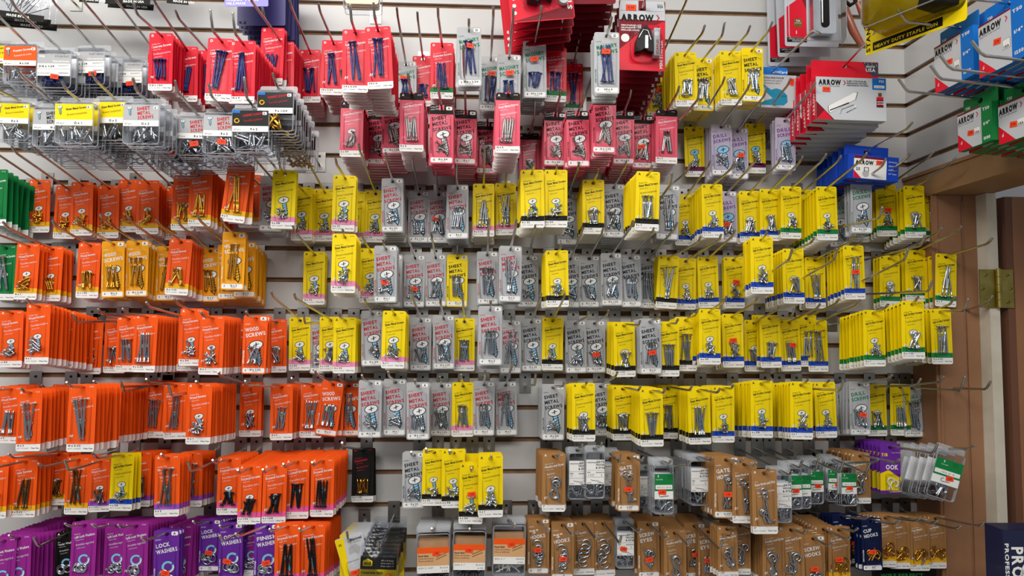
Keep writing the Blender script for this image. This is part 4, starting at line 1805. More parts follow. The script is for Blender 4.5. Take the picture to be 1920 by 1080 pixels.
# door leaf with its hinge
door = empty('door_1', at(1880, 1080, .16))
door['kind'] = 'structure'
dx = at(1881, 540, .13)[0]
zt_door = at(1895, 368, .15)[2]
mb = MB()
zd = zt_door - .0
base = door.location
mb.box((dx - base[0], -.1435 - base[1], .01 - base[2]), (dx + .0165 - base[0], -.10 - base[1], zd - base[2]), 'doordark')
mb.build('door_edge', door)
mb = MB()
mb.box((dx + .017 - base[0], -.1440 - base[1], .01 - base[2]), (dx + .50 - base[0], -.10 - base[1], zd - base[2]), 'doorpaint')
mb.build('door_leaf', door)
hp = at(1872, 541, .150)
hz0, hz1 = at(1872, 577, .15)[2], at(1872, 505, .15)[2]
hinge = empty('butt_hinge', (hp[0], hp[1], (hz0 + hz1) / 2))
tag(hinge, 'brass butt hinge joining the white jamb and the brown door', 'hinge')
hh = (hz1 - hz0) / 2
lw_ = hp[0] - at(1839, 541, .15)[0]
for s_ in (-1, 1):
    mb = MB()
    a, b = sorted((s_ * .004, s_ * lw_ * (1 if s_ < 0 else .92)))
    mb.box((a, .003, -hh), (b, .0055, hh), 'hingebrass')
    leaf = mb.build('leaf', hinge)
    for zz in (-.7, 0, .7):
        m2 = MB()
        x = s_ * lw_ * (.62 if zz else .8)
        m2.tube([(x, .0028, zz * hh), (x, .0012, zz * hh)], .0042, 'hingebrass', seg=12)
        m2.box((x - .0025, .0008, zz * hh - .0004), (x + .0025, .00115, zz * hh + .0004), 'ink')
        m2.box((x - .0004, .0008, zz * hh - .0025), (x + .0004, .00115, zz * hh + .0025), 'ink')
        m2.build('screw', leaf)
mb = MB()
for i in range(5):
    z0 = -hh + 2 * hh * i / 5
    mb.tube([(0, -.002, z0 + .0006), (0, -.002, z0 + 2 * hh / 5 - .0006)], .0058, 'hingebrass', seg=14)
mb.tube([(0, -.002, hh), (0, -.002, hh + .002)], .0045, 'hingebrass', seg=12)
mb.build('knuckle', hinge)


# ---------------------------------------------------------------- big carded goods at the top
def quad_label(mb, x0, z0, x1, z1, y, m):
    flat(mb, [(x0, z0), (x1, z0), (x1, z1), (x0, z1)], y, m)


def chevron(mb, x, z, k, y, m='inkred'):
    flat(mb, [(x, z - k), (x + k * .45, z - k), (x + k * 1.2, z), (x + k * .72, z)], y, m)
    flat(mb, [(x, z + k), (x + k * .72, z), (x + k * 1.2, z), (x + k * .45, z + k)], y, m)


def plain_hook(X, d, z, tipd, label, zb=None, rise=.022):
    zb = z - d * math.tan(rad(5)) if zb is None else zb
    t = (z - zb) / d
    return make_hook(X, zb, tipd - .016, zb + t * (tipd - .016), tipd, zb + t * (tipd - .016) + rise, label)


def stack_of(name, me, X, d, zf, n, sp, label, cat, rot=(0, 0, 0), jit=2.0, seed=1):
    rnd = random.Random(seed)
    for i in range(1, n + 1):
        dd = d - sp * i
        if dd < .015:
            break
        o = place(name, me, None, (X, -dd, zf(dd)), (rot[0], rot[1] + rad(rnd.uniform(-jit, jit)), rot[2] + rad(rnd.uniform(-2, 2))))
        tag(o, label, cat, label)


def zline(X, d, z, zb):
    return lambda q: zb + (z - zb) * q / d


# mini stapler card
d = .27
s = scale_at(1198, 66, d)
hx = at(1204, 17, d)
W, Hh = 86 / s, 132 / s
root = empty('mini_stapler_card', hx, (0, rad(.6), 0))
tag(root, 'red and grey card holding a mini stapler beside the yellow screw cards', 'stapler')
T_, B_ = 16 / s, 16 / s - Hh
mb = MB()
card_with_hole(mb, 'dkred', w=W / 2, top=T_, bot=B_, r=.004, hole=.0045)
flat(mb, [(-W / 2 + .0005, T_ - .042), (W / 2 - .0005, T_ - .042), (W / 2 - .0005, -.004), (-W / 2 + .0005, -.004)], -.0002, 'silver')
flat(mb, [(-W / 2 + .0005, -.0045), (-.008, -.0045), (-.008, T_ - .0005), (-W / 2 + .003, T_ - .0005)], -.0002, 'silver')
flat(mb, [(.008, -.0045), (W / 2 - .0005, -.0045), (W / 2 - .003, T_ - .0005), (.008, T_ - .0005)], -.0002, 'silver')
flat(mb, [(W / 2 - .0005, T_ - .043), (W / 2 - .0005, B_ + .001), (-W / 2 + .001, B_ + .001), (-W / 2 + .001, B_ + .045), (-.002, B_ + .085)], -.0002, 'red')
text(mb, 'ARROW', -.044, -.0260, .0190, 'ink', y=-.0005, bold='x', width=.070)
chevron(mb, .030, -.0185, .0065, -.0005)
text(mb, 'SINCE', W / 2 - .018, .0085, .0042, 'ink', y=-.0005)
text(mb, '1929', W / 2 - .018, .0035, .0062, 'ink', y=-.0005, bold=True)
for i, s_ in enumerate(('MINI STAPLER', 'GRAPADORA MINI', 'MINI-AGRAFEUSE')):
    text(mb, s_, -.045, -.0380 - i * .0052, .0046, 'paper', y=-.0005, bold=True)
text(mb, 'MINI STAPLER', .0440, B_ + .006, .0090, 'paper', y=-.0005, bold=True, rot=rad(90), width=.062)
flat(mb, [(-.036 + .009 * math.cos(t * math.pi / 8), -.064 + .009 * math.sin(t * math.pi / 8)) for t in range(16)], -.0005, 'paper')
mb.build('backing_card', root)
mb = MB()
prof = [(-.018, -.100), (-.016, -.075), (-.006, -.050), (.004, -.045), (.014, -.052), (.019, -.075), (.020, -.100), (.010, -.098), (.002, -.092), (-.006, -.098)]
mb.prism([(x, z) for x, z in prof], -.020, -.003, 'black')
mb.box((.002, -.0215, -.093), (.008, -.0205, -.066), 'steel')
mb.tube([(-.012, -.021, -.072), (-.002, -.021, -.054), (.008, -.021, -.055), (.014, -.021, -.075)], .0015, 'chrome', seg=6)
mb.build('stapler', root)
mb = MB()
mb.box((.0215, -.018, -.107), (.034, -.002, -.048), 'silver')
text(mb, 'STAPLES', .0310, -.104, .0070, 'inkred', y=-.0183, bold=True, rot=rad(90), width=.032)
flat(mb, [(.0275 + .005 * math.cos(t * math.pi / 8), -.060 + .005 * math.sin(t * math.pi / 8)) for t in range(16)], -.0183, 'paper')
mb.build('staple_box', root)
mb = MB()
P = rrect(-.026, -.114, .037, -.042, .012, 4)
n_ = len(P)
mb.add([(x, -.001, z) for x, z in P] + [(x * .93 + .0004, -.024, (z + .078) * .93 - .078) for x, z in P], [(i, (i + 1) % n_, (i + 1) % n_ + n_, i + n_) for i in range(n_)] + [tuple(range(n_, 2 * n_))], CLEAR, True)
mb.build('blister', root)
st = place('price_sticker', sticker_mesh('4.99'), root, (-.024, -.001, .002), (0, 0, 0), (1.3, 1, 1.3))
zb_ = SLOTS[0] - DROP
zb_ = min(SLOTS, key=lambda q: abs(q - DROP - (hx[2] - d * .09))) - DROP
plain_hook(hx[0], d, hx[2] + .002, .34, 'chrome display hook carrying the mini stapler card', zb=zb_)
mb = MB()
card_with_hole(mb, 'dkred', w=W / 2, top=T_, bot=B_, r=.004, hole=.0045)
flat(mb, [(-W / 2 + .0005, T_ - .042), (W / 2 - .0005, T_ - .042), (W / 2 - .0005, -.006), (-W / 2 + .0005, -.006)], -.0002, 'silver')
text(mb, 'MINI STAPLER', .0440, B_ + .006, .0090, 'paper', y=-.0005, bold=True, rot=rad(90), width=.062)
mb.prism(rrect(-.022, -.108, .034, -.045, .01, 3), -.013, -.001, 'dkred')
bk = mb.data('mini_stapler_card')
stack_of('mini_stapler_card', bk, hx[0], d, zline(0, d, hx[2], zb_), 8, .024, 'mini stapler cards stacked behind the front mini stapler card', 'stapler', seed=3)


def big_card(name, px0, py0, px1, py1, d, body, rot, label, cat, fill, n=5, sp=.028, hy=.012, tip=.06, blist=True, pieces=None, jit=2.0, seed=5, hookz=None, bw=None):
    """a large card hanging from a hook; (px0, py0)-(px1, py1) is its upright outline on the picture"""
    cx = (px0 + px1) / 2
    s = scale_at(cx, max(py0, 0), d)
    h = at(cx, py0, d)
    W, Hh = (px1 - px0) / s, (py1 - py0) / s
    h = Vector((h[0], h[1], h[2] - hy))
    root = empty(name, h, (0, rad(rot), 0))
    tag(root, label, cat)
    mb = MB()
    card_with_hole(mb, body, w=W / 2, top=hy, bot=hy - Hh, r=.005, hole=.005)
    fill(mb, W, hy, hy - Hh)
    mb.build('backing_card', root)
    if pieces:
        pieces(root, W, hy, hy - Hh)
    zb = h[2] - d * .09
    plain_hook(h[0], d, h[2] + .002, d + tip, 'chrome display hook carrying the ' + name.replace('_', ' '), zb=zb)
    if n:
        mb = MB()
        card_with_hole(mb, body, w=W / 2, top=hy, bot=hy - Hh, r=.005, hole=.005)
        fill(mb, W, hy, hy - Hh)
        if blist:
            mb.prism(rrect(-W * .36, hy - Hh * .9, W * .36, hy - Hh * .35, .01, 3), -sp * .6, -.0015, bw or CLEAR)
        me = mb.data(name)
        stack_of(name, me, h[0], d, zline(0, d, h[2], zb), n, sp, '%s stacked behind the front one on the same hook' % (name.replace('_', ' ') + 's'), cat, rot=(0, rad(rot), 0), jit=jit, seed=seed)
    return root


# red stapler card near the top edge
def f_red(mb, W, t, b):
    flat(mb, [(-W / 2 + .002, b + .002), (W / 2 - .002, b + .002), (W / 2 - .002, b + .030)], -.0002, 'dkred')
    text(mb, 'STAPLER', W / 2 - .004, b + .020, .0130, 'paper', y=-.0005, bold=True, rot=rad(90), width=.085)
    for i in range(3):
        flat(mb, [(-W / 2 + .010 + .004 * math.cos(q), b + .05 - i * .015 + .004 * math.sin(q)) for q in [j * .785 for j in range(8)]], -.0004, 'paper')
    text(mb, 'X', -W / 2 + .020, b + .055, .02, 'paper', y=-.0004)


def p_red(root, W, t, b):
    mb = MB()
    mb.prism([(-.030, b + .035), (-.010, b + .028), (.004, b + .045), (.018, b + .032), (.028, b + .050), (.020, b + .11), (-.030, b + .11)], -.030, -.003, 'black')
    mb.tube([(.000, -.031, b + .05), (.012, -.031, b + .09)], .003, 'chrome')
    mb.build('stapler', root)
    mb = MB()
    mb.prism(rrect(-.038, b + .022, .036, b + .13, .012, 4), -.034, -.001, CLEAR)
    mb.build('blister', root)
    mb = MB()
    mb.tube([(.044, -.002, b + .036), (.044, -.014, b + .036)], .009, 'silver', seg=14)
    mb.build('magnet_disc', root)


big_card('stapler_card', 944, -120, 1062, 40, .33, 'red', -6, 'bright red stapler card with black stapler cut by the top edge', 'stapler', f_red, n=6, sp=.034, pieces=p_red, seed=8, bw='dkred')


def f_des(mb, W, t, b):
    text(mb, 'DESIGN', W / 2 - .004, b + .012, .0130, 'paper', y=-.0005, bold=True, rot=rad(90), width=.085)


big_card('staple_gun_card', 1060, -110, 1150, 8, .30, 'dkred', -2, 'dark red staple gun card above the masonry screws', 'stapler', f_des, n=7, sp=.03, seed=9, bw='dkred')


# heavy duty stapler in a clear shell
def f_hd(mb, W, t, b):
    zt_, xm = b + .03, -W * .5 + .005
    flat(mb, [(xm, b + .022), (-.012, b + .022), (-.012, b + .13), (xm, b + .095)], -.0002, 'red')
    flat(mb, [(-.030, b + .13), (-.012, b + .13), (-.012, b + .09)], -.0004, 'dkred')
    flat(mb, [(xm, b + .010), (-.012, b + .010), (-.012, b + .0215), (xm, b + .0215)], -.0002, 'ink')
    text(mb, 'LIMITED LIFETIME', xm + .004, b + .0165, .004, 'paper', y=-.0005)
    text(mb, 'WARRANTY', xm + .012, b + .0115, .004, 'paper', y=-.0005)
    quad_label(mb, -.042, b + .046, -.024, b + .067, -.0004, 'bronze')
    text(mb, 'T25', -.033, b + .060, .0055, 'paper', y=-.0006, align='c', bold=True)
    text(mb, 'STAPLES', -.033, b + .055, .004, 'paper', y=-.0006, align='c')
    text(mb, '1', -.040, b + .030, .011, 'paper', y=-.0006, bold=True)


def p_hd(root, W, t, b):
    mb = MB()
    outer = rrect(-.008, b + .022, .046, b + .16, .008, 4)
    mb.prism(outer, -.026, -.004, 'steel')
    mb.build('stapler_body', root)
    mb = MB()
    mb.prism(rrect(.010, b + .036, .030, b + .13, .009, 4), -.0275, -.0262, 'black')
    mb.tube([(.0125, -.028, b + .046), (.0125, -.030, b + .12)], .002, 'chrome')
    mb.build('grip_opening', root)
    mb = MB()
    P = rrect(-W * .56, b - .004, W * .56, t + .01, .014, 4)
    n = len(P)
    mb.add([(x, .0015, z) for x, z in P] + [(x * .93, -.032, z * .95 + b * .03) for x, z in P], [(i, (i + 1) % n, (i + 1) % n + n, i + n) for i in range(n)] + [tuple(range(n, 2 * n))], CLEAR, True)
    mb.tube([(x * .94, -.031, z * .95 + b * .03) for x, z in P], .0012, FROST, seg=5, closed=True)
    mb.build('clear_shell', root)


big_card('heavy_stapler_pack', 1468, -130, 1568, 88, .12, 'silver', 0, 'steel heavy duty stapler in a clear shell with red card', 'stapler', f_hd, n=2, sp=.05, pieces=p_hd, seed=4, bw=None)

# brown handled pliers hanging above the red box
pl = empty('pliers', at(1600, -2, .12))
tag(pl, 'pliers with long brown grips hanging above the red stapler box', 'pliers')
pp = lambda px, py: (at(px, py, .12) - pl.location)
for (a, b, c_, e_) in ((1586, 1590, 1600, 1615), (1606, 1612, 1622, 1626)):
    mb = MB()
    pts = [pp(a, 14), pp(b, 32), pp(c_, 58), pp(e_, 84)] if a < 1600 else [pp(1604, 8), pp(1612, 24), pp(1622, 50), pp(1630, 70)]
    mb.tube([(p[0], p[1] - (.01 if a > 1600 else 0), p[2]) for p in pts], .008, 'leather', seg=10, radii=[.006, .009, .0095, .0075])
    mb.build('grip', pl)
mb = MB()
mb.tube([pp(1578, -30), pp(1584, 2), pp(1594, 10), pp(1604, 4), pp(1600, -30)], .005, 'black', seg=8)
mb.build('plier_head', pl)
X_ = pl.location[0]
plain_hook(X_, .10, pl.location[2] + .045, .16, 'chrome display hook holding the brown handled pliers')


# boxed plier stapler
def box_item(mb, x0, x1, z0, z1, dep, m, side=None):
    mb.box((x0, -dep, z0), (x1, 0, z1), m)
    if side:
        mb.face([(x0 - .0002, -dep, z0), (x0 - .0002, -dep, z1), (x0 - .0002, 0, z1), (x0 - .0002, 0, z0)], side)


def plier_box(full):
    mb = MB()
    W2, fl = .0765, .0
    d1 = .022
    z1, z0 = -.034, -.128
    card_with_hole(mb, 'red', w=.076, top=.011, bot=z1, r=.001, hole=.0045)
    flat(mb, [(.040, .0100), (.0755, .0100), (.0755, -.020), (.066, -.022), (.052, -.012)], -.0003, 'midnight')
    text(mb, 'MADE IN', .048, -.0015, .0058, 'paper', y=-.0006, bold=True, width=.020)
    text(mb, 'USA', .047, -.0110, .0105, 'paper', y=-.0006, bold=True, width=.023)
    for i in range(9):
        x, z = .045 + (i * 37 % 28) / 1000, .0085 - (i * 17 % 9) / 1000
        flat(mb, [(x + .0009 * math.cos(q), z + .0009 * math.sin(q)) for q in (0, 1.6, 3.1, 4.7)], -.0005, 'paper')
    box_item(mb, -.0765, .0800, z0, z1, d1, 'silver', 'red')
    y = -d1 - .0002
    flat(mb, [(-.0763, z0), (-.036, z0), (-.0763, z0 + .040)], y, 'dkred')
    flat(mb, [(-.0763, z0), (-.040, z0), (-.058, z0 + .020)], y - .0001, 'red')
    mb.face([(-.0767, -d1, z1), (-.0767, 0, z1), (.080, 0, z1 + .0004), (.080, -d1, z1 + .0004)], 'red')
    text(mb, 'ARROW', -.0700, z1 - .0170, .0150, 'ink', y=y - .0002, bold='x', width=.050)
    chevron(mb, -.0160, z1 - .0118, .0052, y - .0002)
    text(mb, 'HOW IT ALL COMES TOGETHER', -.0700, z1 - .0215, .0030, 'ink', y=y - .0002, width=.046)
    for i, s_ in enumerate(('PLIER TYPE STAPLER', 'ENGRAPADORA TIPO PINZA', 'AGRAFEUSE DE TYPE PINCE')):
        text(mb, s_, -.0080, z1 - .0095 - i * .0046, .0042, 'ink', y=y - .0002, bold=True, width=.044 + .002 * i)
    quad_label(mb, .0490, z1 - .025, .0798, z1 + .0005, y - .0002, 'skyblue')
    text(mb, 'P22', .0640, z1 - .0085, .0066, 'paper', y=y - .0004, bold=True)
    quad_label(mb, .0530, z1 - .0215, .0760, z1 - .0155, y - .0004, 'paper')
    text(mb, '1/4" 6mm', .0545, z1 - .0205, .0040, 'ink', y=y - .0006)
    quad_label(mb, .0580, z1 - .064, .0735, z1 - .047, y - .0003, 'dkred')
    text(mb, 'LIMITED', .0590, z1 - .053, .0036, 'paper', y=y - .0005, bold=True)
    text(mb, 'LIFETIME', .0590, z1 - .058, .0036, 'paper', y=y - .0005, bold=True)
    quad_label(mb, .0620, z1 - .040, .0700, z1 - .032, y - .0003, 'bronze')
    quad_label(mb, .0580, z1 - .047, .0735, z1 - .041, y - .0003, 'red')
    # drawing of the plier stapler on the box
    a = [(-.050, -.108), (-.047, -.114), (.012, -.082), (.017, -.066), (.010, -.066), (-.050, -.098)]
    flat(mb, a, y - .0003, 'ink')
    flat(mb, [(x * .96 - .001, z * .97 - .0028) for x, z in a], y - .0005, 'paper')
    mb.tube([(-.024, y - .0005, -.115), (-.020, y - .0005, -.105), (.006, y - .0005, -.094), (.012, y - .0005, -.100), (-.010, y - .0005, -.112)], .0009, 'steel', seg=5)
    mb.tube([(-.046, y - .0005, -.108), (-.004, y - .0005, -.090)], .0012, 'blackened', seg=5)
    text(mb, 'ARROW', 0, 0, .0130, 'paper', y=0, bold=True, width=.046) if False else None
    return mb


d = .225
hp = at(1584, 124, d)
mb = plier_box(True)
# lettering down the left side of the box
sv = MB()
text(sv, 'ARROW', -.075, -.006, .013, 'paper', y=0, bold=True, width=.050)
base = len(mb.v)
for (x, y, z) in sv.v:
    mb.v.append((-.0770, -.004 + z * 1.0 - .006, x * -1 - .118 + 0.0) if False else (-.0771, -.0175 + (z + .006) * .9, -.118 - (x + .075) * -1))
for f, mi in zip(sv.f, sv.m):
    mb.f.append(tuple(i + base for i in f)); mb.m.append(mb.mi(sv.mats[mi])); mb.sm.append(False)
bx = mb.data('stapler_box')
o = place('stapler_box', bx, None, (hp[0], hp[1], hp[2]), (0, rad(.8), 0))
tag(o, 'red and silver plier stapler box with a red hanging flap', 'stapler box')
st = place('price_sticker', sticker_mesh('31.99'), o, (-.054, -.0235, -.062), (0, rad(2), 0))
zb_ = min(SLOTS, key=lambda q: abs(q - DROP - (hp[2] - d * .09))) - DROP
zt_ = at(1659, 43, .33)
plain_hook(hp[0], d, hp[2] + .002, .36, 'chrome display hook carrying the plier stapler boxes', zb=zb_)
stack_of('stapler_box', bx, hp[0], d, zline(0, d, hp[2], zb_), 7, .026, 'plier stapler boxes stacked behind the front one on the same hook', 'stapler box', seed=2, jit=2)

# staple-free stapler box
d = .12
hp = at(1450, 134, d)
s = scale_at(1460, 170, d)
mb = MB()
card_with_hole(mb, 'skyblue', w=.034, top=.010, bot=-.014, r=.004, hole=.0045)
text(mb, 'DigiCard', -.002, -.004, .0085, 'paper', y=-.0003, bold=True)
flat(mb, [(-.034, -.0135), (-.034, -.003), (-.018, -.0135)], -.0004, 'paper')
mb.box((-.036, -.016, -.092), (.048, 0, -.0142), 'silver')
y = -.0163
for i, s_ in enumerate(('STAPLE-FREE STAPLER', 'Agrafeuse sans agrafes', 'Klammerloser Hefter')):
    text(mb, s_, -.030, -.0235 - i * .0062, .0056, 'ink', y=y, bold=i == 0, shear=.25, width=.048 - .004 * i)
flat(mb, [(-.034, -.034), (-.012, -.050), (.000, -.046), (.014, -.050), (.026, -.062), (.027, -.078), (.018, -.086), (-.036, -.086), (-.034, -.078), (-.020, -.074), (-.008, -.070), (-.022, -.058)], y, 'teal')
text(mb, 'PLUS', .010, -.066, .0055, 'ink', y=y - .0002)
o = mb.build('stapler_box', None, hp, (0, rad(1), 0))
tag(o, 'silver and blue staple-free stapler box with teal stapler picture', 'stapler box')
st = place('price_sticker', sticker_mesh('4.99'), o, (.037, -.0166, -.030), (0, rad(-82), 0))
zb_ = hp[2] - d * .05
make_hook(hp[0], zb_, .32, zb_ + .32 * .06 + .0, .35, at(1506, 62, .35)[2], 'long chrome display hook carrying the silver staple-free stapler box')
stack_of('stapler_box', o.data, hp[0], d, zline(0, d, hp[2], zb_), 3, .02, 'staple-free stapler boxes behind the front silver one', 'stapler box', seed=6)

# blue staple packs on the back wall
d = .16
hp = at(1624, 284, d)
mb = MB()
card_with_hole(mb, 'blue', w=.052, top=.012, bot=-.014, r=.002, hole=.0055)
text(mb, 'STAPLES FOR HT22 AND HT55', -.038, -.0115, .0046, 'paper', y=-.0003, bold=True, width=.075)
mb.box((-.052, -.020, -.070), (.066, 0, -.0142), 'blue')
y = -.0202
flat(mb, [(-.038, -.068), (.038, -.068), (.038, -.020), (-.038, -.018)], y, 'paper')
flat(mb, [(-.038, -.023), (.038, -.023), (.038, -.0195), (-.038, -.0165)], y - .0002, 'dkred')
text(mb, 'ARROW', -.034, -.0360, .0125, 'ink', y=y - .0003, bold='x', width=.042)
chevron(mb, .012, -.0315, .0045, y - .0003)
text(mb, '25', -.033, -.0500, .0090, 'ink', y=y - .0003, bold=True)
flat(mb, [(-.038, -.068), (-.020, -.068), (-.038, -.050)], y - .0003, 'red')
mb.tube([(-.014, y - .0005, -.052), (-.014, y - .0005, -.043), (-.004, y - .0005, -.043), (-.004, y - .0005, -.052)], .0008, 'ink', seg=4)
flat(mb, [(-.010 + .008 * math.cos(q * .5), -.057 + .008 * math.sin(q * .5)) for q in range(12)], y - .0004, 'grey')
for i, s_ in enumerate(('STAPLES', 'GRAPAS', 'AGRAFES', '1/4" 6mm')):
    text(mb, s_, .042, -.028 - i * .009, .0048, 'paper', y=y - .0003)
o = mb.build('staple_pack', None, hp, (0, rad(4), 0))
tag(o, 'dark blue staple pack with white label hanging on the back wall', 'staple pack')
st = place('price_sticker', sticker_mesh('3.99'), o, (.022, -.0212, -.030), (0, 0, 0))
zb_ = hp[2] - d * .05
make_hook(hp[0], zb_, .315, zb_ + .315 * .05, .335, at(1672, 228, .335)[2], 'chrome display hook carrying the dark blue staple packs')
stack_of('staple_pack', o.data, hp[0], d, zline(0, d, hp[2], zb_), 5, .026, 'dark blue staple packs behind the front one on the back wall', 'staple pack', rot=(0, rad(2), 0), seed=12, jit=4)


# staple boxes on the side wall
def staple_box(body, name, w, h, size, num):
    mb = MB()
    z1 = -.016
    card_with_hole(mb, body, w=w / 2, top=.014, bot=z1, r=.003, hole=.0055)
    mb.box((-w / 2, -.013, z1 - h), (w / 2, 0, z1), body)
    y = -.0132
    xs = w / 2 - w * .30
    flat(mb, [(-w / 2, z1 - h), (xs, z1 - h), (xs, z1), (-w / 2, z1)], y, 'silver')
    flat(mb, [(-w / 2, z1 - .003), (xs, z1 - .003), (xs, z1), (-w / 2, z1)], y - .0002, 'dkred')
    flat(mb, [(-w / 2, z1 - h), (-w / 2 + .040, z1 - h), (-w / 2, z1 - h + .034)], y - .0002, 'red')
    text(mb, 'ARROW', -w / 2 + .003, z1 - .019, .0150, 'ink', y=y - .0003, bold='x', width=w * .48)
    chevron(mb, xs - .013, z1 - .0135, .0050, y - .0003)
    text(mb, 'HOW IT ALL COMES TOGETHER', -w / 2 + .003, z1 - .024, .003, 'ink', y=y - .0003, width=w * .45)
    text(mb, '6', -w / 2 + .007, z1 - h + .012, .010, 'paper', y=y - .0004, shear=.3)
    flat(mb, [(xs - .020, z1 - h * .70), (xs - .003, z1 - h * .70), (xs - .003, z1 - h * .52), (xs - .020, z1 - h * .52)], y - .0002, 'ink')
    flat(mb, [(xs - .0195, z1 - h * .695), (xs - .0035, z1 - h * .695), (xs - .0035, z1 - h * .525), (xs - .0195, z1 - h * .525)], y - .0003, 'paper')
    text(mb, 'USA', xs - .0115, z1 - h * .68, .0062, 'ink', y=y - .0005, align='c', bold=True)
    for i, s_ in enumerate(('T50', size, num)):
        text(mb, s_, xs + .004, z1 - .012 - i * h * .38, .0078, 'paper', y=y - .0003, bold=True, width=w * .20)
    text(mb, 'T50', -w / 2 + .006, -.008, .0070, 'paper', y=-.0004, bold=True)
    return mb.data(name)


MR = rad(90)


def side_boxes(me, name, px, py, X, n, label, cat, tipx, tilt=0.0, price='5.99', tw=.0):
    p = at_x(px, py, X)
    # local x runs towards the camera, local -y faces away from the side wall
    rot = (0, tilt, -MR)
    o = place(name, me, None, p, rot)
    tag(o, label, cat)
    if price:
        st = place('price_sticker', sticker_mesh(price), o, (-.010, -.0136, -.060), (0, rad(8), 0))
    # hook from the side wall
    L = XC - X
    mb = MB()
    t = math.tan(rad(5))
    zb = -L * t + .002
    full = XC - tipx
    pts = [(0, 0, zb), (-(full - .02), 0, zb + (full - .02) * t), (-(full - .014), 0, zb + (full - .02) * t + .004), (-full, 0, zb + (full - .02) * t + .024)]
    mb.tube([(x + .003 * 0 - .003, y, z) for x, y, z in pts], .0026, 'chrome', seg=8)
    hk = mb.build('display_hook', None, (XC, p[1], p[2]))
    tag(hk, 'chrome display hook on the side wall carrying the ' + label.split(' with')[0], 'hook')
    place('mounting_plate', BRK, hk, (0, 0, zb), (0, 0, -MR))
    for i in range(1, n + 1):
        x = X + .0165 * i
        if x > XC - .02:
            break
        q = place(name, me, None, (x, p[1] + random.uniform(-.002, .002), p[2] - .0165 * i * t), (rad(random.uniform(-2, 2)), tilt + rad(random.uniform(-3, 3)), -MR + rad(random.uniform(-3, 3))))
        lb = '%s stacked towards the side wall behind the %s' % (name.replace('_', ' ') + 's', label.split(' with')[0].replace(' staple box', ' one'))
        tag(q, lb, cat, lb)


blue_m = staple_box('skyblue', 'staple_box', .108, .092, '1/4"', '1250')
green_m = staple_box('bandgreen', 'staple_box', .092, .072, '1/4"', '1000')
side_boxes(blue_m, 'staple_box', 1798, 54, .905, 9, 'left blue staple box with price sticker on the side wall', 'staple box', .79)
side_boxes(blue_m, 'staple_box', 1890, 8, .885, 10, 'right blue staple box with price sticker on the side wall', 'staple box', .78)
side_boxes(green_m, 'staple_box', 1838, 188, .945, 7, 'left green staple box with price sticker on the side wall', 'staple box', .79)
side_boxes(green_m, 'staple_box', 1920, 167, .955, 7, 'right green staple box with price sticker on the side wall', 'staple box', .79)
for (tx, ty, wx) in ((1825, 79, 'upper'), (1766, 106, 'lower')):
    p = at_x(tx, ty, .79)
    mb = MB()
    t = math.tan(rad(5))
    mb.tube([(0, 0, 0), (-.272, 0, .272 * t), (-.280, 0, .272 * t + .005), (-.294, 0, .272 * t + .024)], .0026, 'chrome', seg=8)
    hk = mb.build('display_hook', None, (XC - .003, p[1], p[2] - .272 * t - .022))
    tag(hk, '%s bare chrome display hook reaching out from the side wall' % wx, 'hook')
    place('mounting_plate', BRK, hk, (.003, 0, 0), (0, 0, -MR))

# big yellow tool blister at the top of the side wall
p = at_x(1712, -70, .84)
tp = empty('staple_gun_pack', p, (0, rad(2), -MR + rad(22)))
tag(tp, 'yellow and black staple gun pack hanging in the top corner', 'tool pack')
mb = MB()
card_with_hole(mb, 'yellow', w=.105, top=.015, bot=-.150, r=.006, hole=.006)
flat(mb, [(-.104, -.149), (-.092, -.149), (-.092, -.050), (-.104, -.050)], -.0003, 'yellow')
text(mb, 'STANLEY', -.094, -.145, .0125, 'ink', y=-.0006, bold=True, rot=rad(90), width=.085)
flat(mb, [(-.088, -.145), (.060, -.145), (.060, -.128), (-.088, -.128)], -.0003, 'ink')
text(mb, 'HEAVY DUTY STAPLE GUN', -.084, -.141, .009, 'yellow', y=-.0006, bold=True, width=.135)
mb.build('backing_card', tp)
mb = MB()
mb.prism([(-.060, -.115), (.050, -.115), (.085, -.090), (.090, -.020), (.060, .000), (-.055, .000)], -.050, -.004, 'yellow')
mb.prism([(.045, -.118), (.092, -.118), (.098, -.070), (.060, -.070)], -.052, -.003, 'black')
mb.prism(rrect(-.030, -.075, .040, -.030, .012, 3), -.056, -.0505, 'black')
mb.build('staple_gun', tp)
mb = MB()
P = rrect(-.070, -.126, .104, .008, .016, 4)
n_ = len(P)
mb.add([(x, -.0012, z) for x, z in P] + [(x * .94, -.062, z * .94) for x, z in P], [(i, (i + 1) % n_, (i + 1) % n_ + n_, i + n_) for i in range(n_)] + [tuple(range(n_, 2 * n_))], CLEAR2, True)
mb.tube([(x * .94, -.061, z * .94) for x, z in P], .0015, FROST, seg=5, closed=True)
mb.build('blister', tp)

# ---------------------------------------------------------------- bags and cards cut by the top edge
d = .16


